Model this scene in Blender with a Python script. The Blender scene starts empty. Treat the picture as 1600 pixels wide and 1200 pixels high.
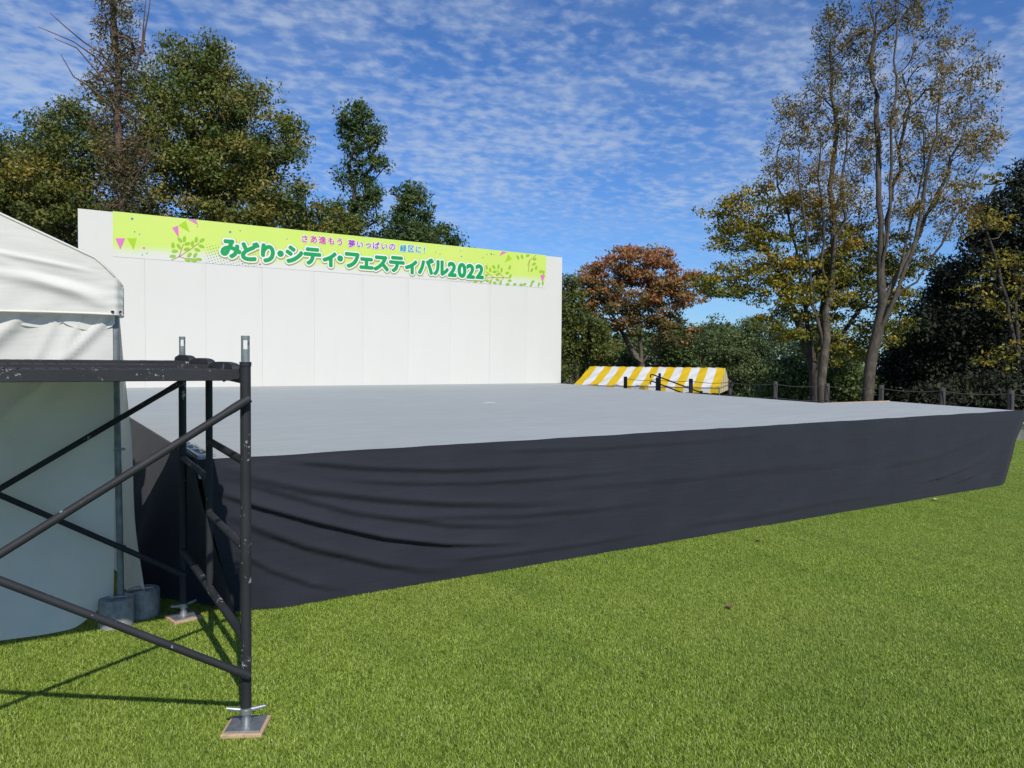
import bpy, math, random
import numpy as np
from mathutils import Matrix, Vector
R = math.radians
scene = bpy.context.scene
COL = scene.collection
random.seed(7)
rng = np.random.default_rng(7)

# ------------------------------------------------------------------ camera
EYE = np.array([0.0, 0.0, 1.55])
FPX = 1166.0                                   # focal length in pixels of a 1600 px wide frame
CAM_R = np.array([0.84224850, -0.53901509, 0.00895493])
CAM_D = np.array([-0.00970758, -0.03177311, -0.99944796])
CAM_F = np.array([0.53900206, 0.84169662, -0.03199339])
cd = bpy.data.cameras.new('camera')
cam = bpy.data.objects.new('camera', cd); COL.objects.link(cam)
m = Matrix.Identity(4)
for i in range(3):
    m[i][0] = CAM_R[i]; m[i][1] = -CAM_D[i]; m[i][2] = -CAM_F[i]; m[i][3] = EYE[i]
cam.matrix_world = m
cd.sensor_width = 36.0; cd.lens = 36.0 * FPX / 1600.0
cd.clip_start = 0.05; cd.clip_end = 3000
scene.camera = cam

def at(x, y, d):
    """World point seen at photo pixel x, y (1600x1200) at d metres along the view axis."""
    return EYE + d * (CAM_R * (x - 800) / FPX + CAM_D * (y - 600) / FPX + CAM_F)

# ------------------------------------------------------------------ sky, sun, exposure
SUN_EL, SUN_AZ = R(42.3), R(11.0)              # light travels towards +Y, 11 degrees to +X
world = bpy.data.worlds.new('World'); scene.world = world; world.use_nodes = True
nt = world.node_tree; nt.nodes.clear()
def nd(t, typ, **kw):
    n = t.nodes.new(typ)
    for k, v in kw.items():
        if k.startswith('i_'):
            key = k[2:]
            n.inputs[int(key) if key.isdigit() else key.replace('_', ' ')].default_value = v
        else: setattr(n, k, v)
    return n
def math_(t, op, a, b=None, clamp=False):
    n = t.nodes.new('ShaderNodeMath'); n.operation = op; n.use_clamp = clamp
    for i, v in enumerate((a, b)):
        if v is None: continue
        if hasattr(v, 'is_output'): t.links.new(v, n.inputs[i])
        else: n.inputs[i].default_value = v
    return n.outputs[0]
def ramp(t, fac, stops, interp='LINEAR'):
    n = t.nodes.new('ShaderNodeValToRGB'); e = n.color_ramp.elements; n.color_ramp.interpolation = interp
    while len(e) < len(stops): e.new(0.5)
    for i, (p, c) in enumerate(stops):
        e[i].position = p; e[i].color = tuple(c) + (1,) if len(c) == 3 else c
    if fac is not None: t.links.new(fac, n.inputs[0])
    return n.outputs[0]
def mixc(t, fac, a, b, mode='MIX'):
    n = t.nodes.new('ShaderNodeMix'); n.data_type = 'RGBA'; n.blend_type = mode
    for s, v in ((0, fac), (6, a), (7, b)):
        if hasattr(v, 'is_output'): t.links.new(v, n.inputs[s])
        else: n.inputs[s].default_value = v if s == 0 else (tuple(v) + (1,) if len(v) == 3 else v)
    return n.outputs[2]

sky = nd(nt, 'ShaderNodeTexSky', sky_type='NISHITA', sun_disc=False, sun_elevation=SUN_EL,
         sun_rotation=math.pi + SUN_AZ, altitude=100, air_density=1.0, dust_density=0.35, ozone_density=3.0)
tc = nd(nt, 'ShaderNodeTexCoord'); sep = nd(nt, 'ShaderNodeSeparateXYZ')
nt.links.new(tc.outputs['Generated'], sep.inputs[0])
zc = math_(nt, 'ADD', math_(nt, 'MAXIMUM', sep.outputs[2], 0.0), 0.13)
cx = math_(nt, 'DIVIDE', sep.outputs[0], zc); cy = math_(nt, 'DIVIDE', sep.outputs[1], zc)
comb = nd(nt, 'ShaderNodeCombineXYZ'); nt.links.new(cx, comb.inputs[0]); nt.links.new(cy, comb.inputs[1])
mp = nd(nt, 'ShaderNodeMapping'); nt.links.new(comb.outputs[0], mp.inputs[0])
mp.inputs['Rotation'].default_value = (0, 0, R(25)); mp.inputs['Scale'].default_value = (1.0, 1.15, 1)
def noise(t, vec, scale, detail=4, rough=.5, dist=0.0):
    n = nd(t, 'ShaderNodeTexNoise', i_Scale=scale, i_Detail=detail, i_Roughness=rough, i_Distortion=dist)
    if vec is not None: t.links.new(vec, n.inputs['Vector'])
    return n.outputs['Fac']
def maprange(t, v, a, b, c=0.0, d=1.0):
    n = nd(t, 'ShaderNodeMapRange', interpolation_type='SMOOTHSTEP', i_1=a, i_2=b, i_3=c, i_4=d)
    t.links.new(v, n.inputs[0]); return n.outputs[0]
dap = noise(nt, mp.outputs[0], 21, 2.5, .5, .0)
dap2 = noise(nt, mp.outputs[0], 9.0, 2.0, .5, .1)
dap = math_(nt, 'ADD', math_(nt, 'MULTIPLY', dap, .62), math_(nt, 'MULTIPLY', dap2, .38))
big = noise(nt, mp.outputs[0], 1.1, 3, .55, .3)
veil = noise(nt, mp.outputs[0], 2.6, 6, .6, .5)
dens = math_(nt, 'ADD', dap, math_(nt, 'MULTIPLY', math_(nt, 'SUBTRACT', big, 0.5), 0.7))
cl = maprange(nt, dens, 0.37, 0.72, 0.0, 0.50)
cl = math_(nt, 'MULTIPLY', cl, maprange(nt, sep.outputs[2], 0.10, 0.24, 0.25, 1.0))
cl = math_(nt, 'ADD', cl, maprange(nt, veil, 0.38, 0.75, 0.0, 0.20), clamp=True)
skyc = mixc(nt, 1.0, sky.outputs[0], (0.60, 0.93, 1.40), 'MULTIPLY')
skyc = mixc(nt, cl, skyc, (5.8, 6.8, 8.3))
bg = nd(nt, 'ShaderNodeBackground', i_Strength=0.085)
nt.links.new(skyc, bg.inputs[0])
nt.links.new(bg.outputs[0], nd(nt, 'ShaderNodeOutputWorld').inputs[0])

sl = bpy.data.lights.new('sun', 'SUN'); sl.energy = 3.9; sl.angle = R(0.55); sl.color = (1.0, 0.95, 0.86)
sun = bpy.data.objects.new('sun', sl); COL.objects.link(sun)
SUN_DIR = Vector((math.sin(SUN_AZ) * math.cos(SUN_EL), math.cos(SUN_AZ) * math.cos(SUN_EL), -math.sin(SUN_EL)))
sun.rotation_euler = SUN_DIR.to_track_quat('-Z', 'Y').to_euler()
sun.location = (-3, -10, 14)
vs = scene.view_settings
vs.view_transform = 'Standard'; vs.look = 'None'; vs.exposure = 0.10; vs.gamma = 1.0; vs.use_curve_mapping = False

# ------------------------------------------------------------------ materials
def newmat(name):
    mt = bpy.data.materials.new(name); mt.use_nodes = True
    t = mt.node_tree; b = t.nodes['Principled BSDF']
    return mt, t, b
def coord(t, kind='Object', scale=(1, 1, 1), rot=(0, 0, 0)):
    tc = nd(t, 'ShaderNodeTexCoord'); mp = nd(t, 'ShaderNodeMapping')
    mp.inputs['Scale'].default_value = scale; mp.inputs['Rotation'].default_value = rot
    t.links.new(tc.outputs[kind], mp.inputs[0]); return mp.outputs[0]
def worldpos(t, scale=(1, 1, 1)):
    g = nd(t, 'ShaderNodeNewGeometry'); mp = nd(t, 'ShaderNodeMapping'); mp.inputs['Scale'].default_value = scale
    t.links.new(g.outputs['Position'], mp.inputs[0]); return mp.outputs[0]
def bump(t, b, h, strength, dist=0.01):
    n = nd(t, 'ShaderNodeBump', i_Strength=strength, i_Distance=dist)
    t.links.new(h, n.inputs['Height']); t.links.new(n.outputs[0], b.inputs['Normal'])
def simple(name, col, rough=.6, metal=0.0, var=.12, scale=6.0, bumps=0.0, bscale=60.0, spec=.5, col2=None, stretch=(1, 1, 1)):
    mt, t, b = newmat(name)
    v = coord(t, 'Object', stretch)
    f = noise(t, v, scale, 6, .6)
    c2 = col2 if col2 else tuple(x * (1 - 2 * var) for x in col)
    c1 = col if col2 else tuple(min(1, x * (1 + var)) for x in col)
    t.links.new(ramp(t, f, [(0.3, c2), (0.7, c1)]), b.inputs['Base Color'])
    b.inputs['Roughness'].default_value = rough; b.inputs['Metallic'].default_value = metal
    b.inputs['Specular IOR Level'].default_value = spec
    if bumps: bump(t, b, noise(t, v, bscale, 5, .6), bumps)
    return mt
def worn_paint(name, col, chip, amount=.66):
    mt, t, b = newmat(name)
    v = coord(t, 'Object'); w = worldpos(t)
    f = noise(t, w, 5, 5, .6)
    base = ramp(t, f, [(.3, tuple(x * .75 for x in col)), (.7, tuple(x * 1.25 for x in col))])
    ch = noise(t, w, 55, 5, .7)
    area = noise(t, w, 6, 3, .6)
    k = maprange(t, math_(t, 'ADD', ch, math_(t, 'MULTIPLY', math_(t, 'SUBTRACT', area, .5), .95)), amount, amount + .04)
    t.links.new(mixc(t, k, base, chip), b.inputs['Base Color'])
    b.inputs['Roughness'].default_value = .62; b.inputs['Specular IOR Level'].default_value = .3
    bump(t, b, noise(t, w, 90, 4), .12, .004)
    return mt
def fabric(name, col, weave=900.0, rough=.9, var=.1, transl=0.0, dirt=None, sheen=0.0, wrinkle=False):
    mt, t, b = newmat(name)
    w = worldpos(t)
    f = noise(t, w, 2.2, 5, .6)
    c = ramp(t, f, [(.3, tuple(x * (1 - var) for x in col)), (.7, tuple(min(1, x * (1 + var)) for x in col))])
    if dirt:
        d = maprange(t, noise(t, w, 1.6, 6, .65, .6), .55, .8, 0, .55)
        c = mixc(t, d, c, dirt)
    t.links.new(c, b.inputs['Base Color'])
    b.inputs['Roughness'].default_value = rough; b.inputs['Specular IOR Level'].default_value = .2
    if sheen: b.inputs['Sheen Weight'].default_value = sheen
    hgt = math_(t, 'ADD', noise(t, w, weave, 2), math_(t, 'MULTIPLY', noise(t, w, 9, 4), 6.0))
    if wrinkle: hgt = math_(t, 'ADD', hgt, math_(t, 'MULTIPLY', noise(t, worldpos(t, (.7, 1, 5.0)), 2.6, 4, .55, .6), 16.0))
    bump(t, b, hgt, .12 if wrinkle else .10, .005 if wrinkle else .004)
    if transl:
        tr = nd(t, 'ShaderNodeBsdfTranslucent'); t.links.new(c, tr.inputs[0])
        mx = nd(t, 'ShaderNodeMixShader'); mx.inputs[0].default_value = transl
        t.links.new(b.outputs[0], mx.inputs[1]); t.links.new(tr.outputs[0], mx.inputs[2])
        t.links.new(mx.outputs[0], t.nodes['Material Output'].inputs[0])
    return mt
M = {}
M['scaffold'] = worn_paint('black_scaffold_paint', (.024, .025, .028), (.36, .36, .35), .70)
M['galv'] = simple('galvanised_steel', (.42, .44, .45), .42, .75, .15, 18, .05, 120)
M['galv_dull'] = simple('dull_galvanised_pipe', (.23, .26, .26), .55, .35, .2, 14)
M['wood_pad'] = simple('raw_plywood', (.52, .36, .22), .8, 0, .15, 12, .1, 40, stretch=(1, 8, 1))
M['skirt'] = fabric('black_stage_cloth', (.026, .028, .038), 700, .85, .10, sheen=.05, wrinkle=True)
M['tent'] = fabric('white_tent_canvas', (.83, .81, .74), 800, .75, .04, transl=.28, wrinkle=True, dirt=(.70, .68, .60))
M['curtain'] = fabric('white_tent_curtain', (.78, .77, .71), 800, .75, .05, transl=.3, dirt=(.60, .60, .50), wrinkle=True)
M['weight'] = simple('grey_concrete_weight', (.30, .30, .29), .75, 0, .2, 25, .15, 80)
M['panel'] = simple('white_painted_board', (.645, .627, .576), .65, 0, .010, .8, .02, 30, spec=.3)
t = M['panel'].node_tree; b = t.nodes['Principled BSDF']; src_ = b.inputs['Base Color'].links[0].from_socket
oi = nd(t, 'ShaderNodeObjectInfo'); stn = noise(t, coord(t, 'Object', (2.5, 1, .35)), 1.3, 5, .6)
c = mixc(t, math_(t, 'MULTIPLY', oi.outputs['Random'], .07), src_, (.47, .45, .41))
c = mixc(t, maprange(t, stn, .55, .8, 0, .10), c, (.45, .42, .36)); t.links.new(c, b.inputs['Base Color'])
M['lath'] = simple('board_edge_timber', (.62, .60, .55), .7, 0, .1, 10)
M['kerbstone'] = simple('pale_kerb_concrete', (.56, .50, .40), .9, 0, .12, 5, .2, 40)
M['post'] = simple('brown_fence_post', (.060, .052, .048), .85, 0, .25, 9, .3, 40, stretch=(1, 1, .2))
M['rope'] = simple('fence_rope', (.10, .095, .085), .9, 0, .2, 30)
M['rail'] = simple('dark_handrail_paint', (.045, .03, .026), .5, 0, .2, 9)
M['yellow'] = fabric('yellow_tent_canvas', (.74, .50, .015), 500, .7, .05, transl=.15)
M['cream'] = fabric('white_stripe_canvas', (.74, .74, .72), 500, .7, .03, transl=.15)
M['dry_leaf'] = simple('dry_brown_leaf', (.20, .12, .06), .8, 0, .3, 40)
M['dry_leaf_pale'] = simple('dry_pale_leaf', (.48, .40, .22), .8, 0, .2, 40)
M['dark_hole'] = simple('eyelet_hole_black', (.02, .02, .02), .8)  # flat black standing in for the dark inside the eyelet holes
M['timber_edge'] = simple('bare_timber_edge', (.46, .30, .18), .8, 0, .15, 10, stretch=(1, 6, 1))

mt, t, b = newmat('pale_grey_stage_carpet')
v = worldpos(t, (.9, 5.5, 1))
f1 = noise(t, v, 2.4, 7, .65); f2 = noise(t, worldpos(t), .42, 4, .5); f3 = noise(t, worldpos(t), 260, 2)
c = ramp(t, f1, [(.28, (.315, .338, .335)), (.5, (.365, .390, .388)), (.75, (.405, .430, .428))])
c = mixc(t, maprange(t, f2, .35, .7, 0, .35), c, (.33, .335, .335))
c = mixc(t, maprange(t, noise(t, worldpos(t, (2.5, 26, 1)), 1.1, 3, .5), .68, .76, 0, .32), c, (.23, .24, .25))
gp = nd(t, 'ShaderNodeNewGeometry'); sp = nd(t, 'ShaderNodeSeparateXYZ'); t.links.new(gp.outputs['Position'], sp.inputs[0])
wn = nd(t, 'ShaderNodeTexWhiteNoise', noise_dimensions='1D'); t.links.new(math_(t, 'FLOOR', math_(t, 'DIVIDE', sp.outputs[1], .91)), wn.inputs['W'])
c = mixc(t, math_(t, 'MULTIPLY', wn.outputs['Value'], .10), c, (.25, .265, .265))
t.links.new(c, b.inputs['Base Color']); b.inputs['Roughness'].default_value = .95
b.inputs['Specular IOR Level'].default_value = .15
bump(t, b, f3, .35, .006); M['carpet'] = mt

mt, t, b = newmat('turf_backing')
f = noise(t, worldpos(t), 55, 5, .7); g = noise(t, worldpos(t), .5, 4, .55)
c = ramp(t, f, [(.3, (.055, .085, .012)), (.55, (.13, .20, .03)), (.8, (.24, .32, .055))])
c = mixc(t, maprange(t, g, .35, .7, 0, .3), c, (.19, .24, .05))
t.links.new(c, b.inputs['Base Color']); b.inputs['Roughness'].default_value = .8
b.inputs['Specular IOR Level'].default_value = .2
bump(t, b, noise(t, worldpos(t), 180, 3, .7), .8, .02); M['lawn'] = mt

mt, t, b = newmat('turf_blades')
gi = nd(t, 'ShaderNodeNewGeometry')
c = ramp(t, gi.outputs['Random Per Island'], [(0, (.12, .185, .020)), (.45, (.265, .375, .042)), (.8, (.40, .52, .075)), (.94, (.46, .58, .13)), (1, (.60, .60, .26))])
g = noise(t, worldpos(t), .55, 4, .55); g2 = noise(t, worldpos(t, (1, .25, 1)), 3.0, 4, .6)
c = mixc(t, maprange(t, g, .38, .66, 0, .55), c, (.33, .40, .075))
c = mixc(t, maprange(t, g2, .42, .72, 0, .45), c, (.15, .26, .035))
t.links.new(c, b.inputs['Base Color']); b.inputs['Roughness'].default_value = .42
b.inputs['Specular IOR Level'].default_value = .35
tr = nd(t, 'ShaderNodeBsdfTranslucent'); t.links.new(c, tr.inputs[0])
mx = nd(t, 'ShaderNodeMixShader'); mx.inputs[0].default_value = .25
t.links.new(b.outputs[0], mx.inputs[1]); t.links.new(tr.outputs[0], mx.inputs[2])
t.links.new(mx.outputs[0], t.nodes['Material Output'].inputs[0]); M['blade'] = mt

mt, t, b = newmat('leaf_litter_soil')
f = noise(t, worldpos(t), 6, 8, .7)
t.links.new(ramp(t, f, [(.3, (.03, .028, .015)), (.55, (.07, .06, .03)), (.8, (.06, .085, .03))]), b.inputs['Base Color'])
b.inputs['Roughness'].default_value = .95; bump(t, b, f, .6, .1); M['soil'] = mt

def bark(name, c1, c2):
    mt, t, b = newmat(name)
    v = worldpos(t, (1, 1, .35)); f = noise(t, v, 14, 7, .7); g = noise(t, worldpos(t), 3, 4, .6)
    c = ramp(t, f, [(.3, c1), (.7, c2)])
    c = mixc(t, maprange(t, g, .5, .7, 0, .5), c, tuple(min(1, x * 1.7) for x in c2))
    t.links.new(c, b.inputs['Base Color']); b.inputs['Roughness'].default_value = .9
    bump(t, b, f, .7, .03); return mt
M['bark'] = bark('grey_brown_bark', (.045, .035, .027), (.15, .125, .095))
M['bark_dark'] = bark('dark_bark', (.022, .018, .015), (.07, .055, .042))
M['bark_mid'] = bark('weathered_brown_bark', (.032, .026, .020), (.11, .090, .066))
M['bark_red'] = bark('red_brown_bark', (.05, .03, .022), (.14, .085, .06))
def leafmat(name, stops, transl=.3, rough=.5):
    mt, t, b = newmat(name)
    a = nd(t, 'ShaderNodeAttribute', attribute_name='tint')
    c = ramp(t, a.outputs['Fac'], stops)
    t.links.new(c, b.inputs['Base Color']); b.inputs['Roughness'].default_value = rough
    b.inputs['Specular IOR Level'].default_value = .3
    tr = nd(t, 'ShaderNodeBsdfTranslucent'); t.links.new(c, tr.inputs[0])
    mx = nd(t, 'ShaderNodeMixShader'); mx.inputs[0].default_value = transl
    t.links.new(b.outputs[0], mx.inputs[1]); t.links.new(tr.outputs[0], mx.inputs[2])
    t.links.new(mx.outputs[0], t.nodes['Material Output'].inputs[0]); return mt
M['lf_olive'] = leafmat('olive_leaves', [(0, (.045, .075, .016)), (.4, (.12, .16, .032)), (.7, (.22, .21, .048)), (1, (.34, .24, .055))])
#'olive_leaves', [(0, (0.052, 0.079, 0.021)), (.45, (0.114, 0.149, 0.035)), (.75, (0.193, 0.184, 0.049)), (1, (0.298, 0.201, 0.052))])
M['lf_dark'] = leafmat('dark_green_leaves', [(0, (0.034, 0.068, 0.024)), (.5, (0.076, 0.128, 0.037)), (.85, (0.145, 0.178, 0.051)), (1, (0.272, 0.238, 0.051))])
M['lf_yellowing'] = leafmat('yellowing_leaves', [(0, (0.056, 0.088, 0.022)), (.4, (0.120, 0.144, 0.032)), (.7, (0.272, 0.224, 0.040)), (1, (0.480, 0.304, 0.048))])
M['lf_brown'] = leafmat('browning_needles', [(0, (0.072, 0.088, 0.035)), (.4, (0.136, 0.136, 0.056)), (.75, (0.208, 0.144, 0.072)), (1, (0.256, 0.136, 0.072))])
M['lf_red'] = leafmat('russet_leaves', [(0, (.08, .10, .028)), (.3, (.17, .14, .045)), (.6, (.30, .16, .06)), (1, (.42, .18, .075))])
#[(0, (0.093, 0.102, 0.034)), (.3, (0.187, 0.128, 0.051)), (.6, (0.323, 0.145, 0.068)), (1, (0.459, 0.153, 0.085))])
M['lf_maple'] = leafmat('yellow_green_leaves', [(0, (0.060, 0.083, 0.018)), (.4, (0.150, 0.165, 0.024)), (.7, (0.315, 0.255, 0.030)), (.92, (0.510, 0.345, 0.038)), (1, (0.540, 0.165, 0.045))], .35)
M['lf_sparse'] = leafmat('brown_olive_leaves', [(0, (.07, .075, .024)), (.4, (.17, .14, .038)), (.75, (.31, .21, .05)), (1, (.44, .27, .04))], .35)
#'brown_olive_leaves', [(0, (0.063, 0.070, 0.031)), (.45, (0.133, 0.119, 0.049)), (.8, (0.238, 0.168, 0.063)), (1, (0.364, 0.224, 0.042))])
M['lf_bush'] = leafmat('grey_green_leaves', [(0, (0.060, 0.090, 0.038)), (.5, (0.112, 0.158, 0.060)), (1, (0.195, 0.225, 0.075))])
M['lf_cedar'] = leafmat('shade_toned_evergreen_leaves', [(0, (.011, .016, .009)), (.6, (.020, .028, .013)), (1, (.045, .05, .018))], .12, .7)  # dark evergreen green with the shade lying on these trees painted in

# ------------------------------------------------------------------ helpers
def meta(o, label=None, cat=None, group=None, kind=None):
    if label: o['label'] = label
    if cat: o['category'] = cat
    if group: o['group'] = group
    if kind: o['kind'] = kind
    return o
def empty(name, loc, label, cat, group=None):
    o = bpy.data.objects.new(name, None); COL.objects.link(o); o.location = loc
    o.empty_display_size = .1
    meta(o, label, cat, group); bpy.context.view_layer.update(); return o
def link(name, me, mat, parent=None, loc=None):
    o = bpy.data.objects.new(name, me); COL.objects.link(o)
    if mat is not None and not me.materials: me.materials.append(mat)
    if loc is not None: o.location = loc
    if parent is not None:
        o.parent = parent
        o.matrix_parent_inverse = Matrix.Translation(-parent.location)
    return o
class MB:
    def __init__(s): s.v = []; s.f = []; s.sm = []
    def add(s, vs, fs, smooth=False):
        n = len(s.v); s.v += [tuple(map(float, p)) for p in vs]
        s.f += [tuple(i + n for i in q) for q in fs]; s.sm += [smooth] * len(fs); return s
    def box(s, c, d, rot=None, bev=0.0):
        c = Vector(c); hx, hy, hz = d[0] / 2, d[1] / 2, d[2] / 2
        if bev <= 0:
            vs = [(x, y, z) for x in (-hx, hx) for y in (-hy, hy) for z in (-hz, hz)]
            fs = [(0, 1, 3, 2), (4, 6, 7, 5), (0, 4, 5, 1), (2, 3, 7, 6), (0, 2, 6, 4), (1, 5, 7, 3)]
        else:
            b = bev; prof = [(-hx + b, -hy), (hx - b, -hy), (hx, -hy + b), (hx, hy - b), (hx - b, hy), (-hx + b, hy), (-hx, hy - b), (-hx, -hy + b)]
            ins = [(x * (hx - b) / hx, y * (hy - b) / hy) for x, y in prof]
            vs = [(x, y, -hz) for x, y in ins] + [(x, y, -hz + b) for x, y in prof] + [(x, y, hz - b) for x, y in prof] + [(x, y, hz) for x, y in ins]
            fs = [tuple(range(7, -1, -1)), tuple(range(24, 32))]
            for r in range(3):
                for i in range(8): fs.append((r * 8 + i, r * 8 + (i + 1) % 8, r * 8 + 8 + (i + 1) % 8, r * 8 + 8 + i))
        M3 = rot if rot is not None else Matrix.Identity(3)
        return s.add([c + M3 @ Vector(p) for p in vs], fs)
    def tube(s, pts, r, n=10, cap=True, flat=1.0):
        pts = [Vector(p) for p in pts]; k = len(pts)
        rs = r if isinstance(r, (list, tuple)) else [r] * k
        vs = []; fs = []; prev = None
        for i, p in enumerate(pts):
            d = (pts[min(i + 1, k - 1)] - pts[max(i - 1, 0)]).normalized()
            a = d.cross(Vector((0, 0, 1)) if abs(d.z) < .9 else Vector((0, 1, 0))).normalized() if prev is None else (prev - d * prev.dot(d)).normalized()
            prev = a; bb = d.cross(a)
            for j in range(n):
                th = 2 * math.pi * j / n
                vs.append(p + a * math.cos(th) * rs[i] + bb * math.sin(th) * rs[i] * flat)
        for i in range(k - 1):
            for j in range(n): fs.append((i * n + j, i * n + (j + 1) % n, (i + 1) * n + (j + 1) % n, (i + 1) * n + j))
        s.add(vs, fs, True)
        if cap: s.add(vs[:n], [tuple(range(n - 1, -1, -1))]); s.add(vs[-n:], [tuple(range(n))])
        return s
    def grid(s, fn, nu, nv, smooth=True, wrap=False):
        vs = [fn(i / nu, j / nv) for j in range(nv + 1) for i in range(nu + 1)]
        fs = [(j * (nu + 1) + i, j * (nu + 1) + i + 1, (j + 1) * (nu + 1) + i + 1, (j + 1) * (nu + 1) + i) for j in range(nv) for i in range(nu)]
        return s.add(vs, fs, smooth)
    def prism(s, poly, z0, z1):
        n = len(poly); vs = [(x, y, z0) for x, y in poly] + [(x, y, z1) for x, y in poly]
        fs = [tuple(range(n - 1, -1, -1)), tuple(range(n, 2 * n))] + [(i, (i + 1) % n, n + (i + 1) % n, n + i) for i in range(n)]
        return s.add(vs, fs)
    def wallpoly(s, poly, y0, y1):
        """polygon in X, Z extruded from y1 (back) to y0 (front)"""
        n = len(poly); a = sum(poly[i][0] * poly[(i + 1) % n][1] - poly[(i + 1) % n][0] * poly[i][1] for i in range(n))
        if a < 0: poly = poly[::-1]
        vs = [(x, y0, z) for x, z in poly] + [(x, y1, z) for x, z in poly]
        fs = [tuple(range(n)), tuple(range(2 * n - 1, n - 1, -1))] + [(i, n + i, n + (i + 1) % n, (i + 1) % n) for i in range(n)]
        return s.add(vs, fs)
    def mesh(s, name='mesh'):
        me = bpy.data.meshes.new(name); me.from_pydata(s.v, [], s.f); me.polygons.foreach_set('use_smooth', s.sm); me.update(); return me
    def build(s, name, mat, parent=None, label=None, cat=None, group=None, kind=None):
        o = link(name, s.mesh(name), mat, parent); meta(o, label, cat, group, kind); return o
def sstep(a, b, x):
    t = min(1, max(0, (x - a) / (b - a))); return t * t * (3 - 2 * t)
def wob(x, y, s=0):
    return math.sin(x * 1.7 + s) * math.sin(y * 2.3 + s * 1.3) + .5 * math.sin(x * 4.1 + y * 3.1 + s * 2.1) + .25 * math.sin(x * 9.3 - y * 7.7 + s)

# ------------------------------------------------------------------ ground
def ground_z(x, y):
    d = max(x - 18.6 - max(0, (10 - y)) * .05, (y - 23) * .8)
    return -0.04 - 1.75 * sstep(0, 5.5, d) + .10 * wob(x * .2, y * .2) * sstep(0, 8, d)
g = MB()
xs = [-400, -150, -60, -30, -15, -5, 5, 12, 16] + [17.6 + i * .7 for i in range(14)] + [29, 33, 38, 45, 55, 70, 100, 180, 420]
ys = [-300, -100, -40, -15, -5, 0, 4, 8, 12, 16, 20] + [22 + i * .8 for i in range(10)] + [32, 36, 42, 50, 65, 90, 150, 420]
vs_ = [(x, y, ground_z(x, y)) for y in ys for x in xs]; nx = len(xs)
g.add(vs_, [(j * nx + i, j * nx + i + 1, (j + 1) * nx + i + 1, (j + 1) * nx + i) for j in range(len(ys) - 1) for i in range(nx - 1)], True)
g.build('terrain', M['soil'], kind='structure')
lw = MB()
def lawn_pt(u, v): return (-40 + 57 * u, -40 + 62.5 * v, 0)
lw.grid(lawn_pt, 38, 42, False)
lw.build('lawn', M['lawn'], kind='structure')

# turf blades: the object's own mesh is one square of turf, scattered side by side over the lawn in view
TS = 0.6
def turf_tile(n):
    p = np.c_[rng.uniform(0, TS, n), rng.uniform(0, TS, n)] - TS / 2
    az = rng.uniform(0, 2 * np.pi, n); lean = np.abs(rng.normal(.55, .3, n)); h = rng.uniform(.010, .021, n)
    dv = np.c_[np.cos(az) * np.sin(lean), np.sin(az) * np.sin(lean), np.cos(lean)]
    sd = np.c_[-np.sin(az), np.cos(az), np.zeros(n)]
    tw = rng.uniform(-.9, .9, n)[:, None]
    sd = sd * np.cos(tw) + np.c_[np.cos(az), np.sin(az), np.zeros(n)] * np.sin(tw)
    w = rng.uniform(.0009, .0016, n)[:, None]
    b0 = np.c_[p, np.full(n, -.002)]
    mid = b0 + dv * (h * .55)[:, None]
    dv2 = dv + np.c_[np.cos(az), np.sin(az), np.full(n, -.35)] * .45
    tip = mid + dv2 * (h * .55)[:, None]
    V = np.stack([b0 - sd * w, b0 + sd * w, mid + sd * w * .9, mid - sd * w * .9, tip], 1).reshape(-1, 3)
    k = np.arange(n) * 5
    loops = np.stack([k, k + 1, k + 2, k + 3, k + 3, k + 2, k + 4], 1).reshape(-1)
    me = bpy.data.meshes.new('turf_blades')
    me.vertices.add(5 * n); me.vertices.foreach_set('co', V.astype(np.float32).ravel())
    me.loops.add(7 * n); me.loops.foreach_set('vertex_index', loops.astype(np.int32))
    me.polygons.add(2 * n); st = np.stack([np.arange(n) * 7, np.arange(n) * 7 + 4], 1).ravel()
    me.polygons.foreach_set('loop_start', st.astype(np.int32))
    me.update(calc_edges=True); me.validate(); return me
turf = link('turf_blades', turf_tile(17000), M['blade'])
meta(turf, 'short green artificial turf blades covering the lawn', 'turf', kind='stuff')
gt = bpy.data.node_groups.new('scatter_turf', 'GeometryNodeTree')
gt.interface.new_socket('Geometry', in_out='INPUT', socket_type='NodeSocketGeometry')
gt.interface.new_socket('Geometry', in_out='OUTPUT', socket_type='NodeSocketGeometry')
gi_ = gt.nodes.new('NodeGroupInput'); go_ = gt.nodes.new('NodeGroupOutput')
GX0, GX1, GY0, GY1 = -1.6, 17.0, 0.6, 9.0
nxg, nyg = int((GX1 - GX0) / TS), int((GY1 - GY0) / TS)
gr = gt.nodes.new('GeometryNodeMeshGrid')
gr.inputs['Size X'].default_value = (nxg - 1) * TS; gr.inputs['Size Y'].default_value = (nyg - 1) * TS
gr.inputs['Vertices X'].default_value = nxg; gr.inputs['Vertices Y'].default_value = nyg
tf = gt.nodes.new('GeometryNodeTransform'); gt.links.new(gr.outputs[0], tf.inputs[0])
tf.inputs['Translation'].default_value = (GX0 + nxg * TS / 2, GY0 + nyg * TS / 2, 0.002)
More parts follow.
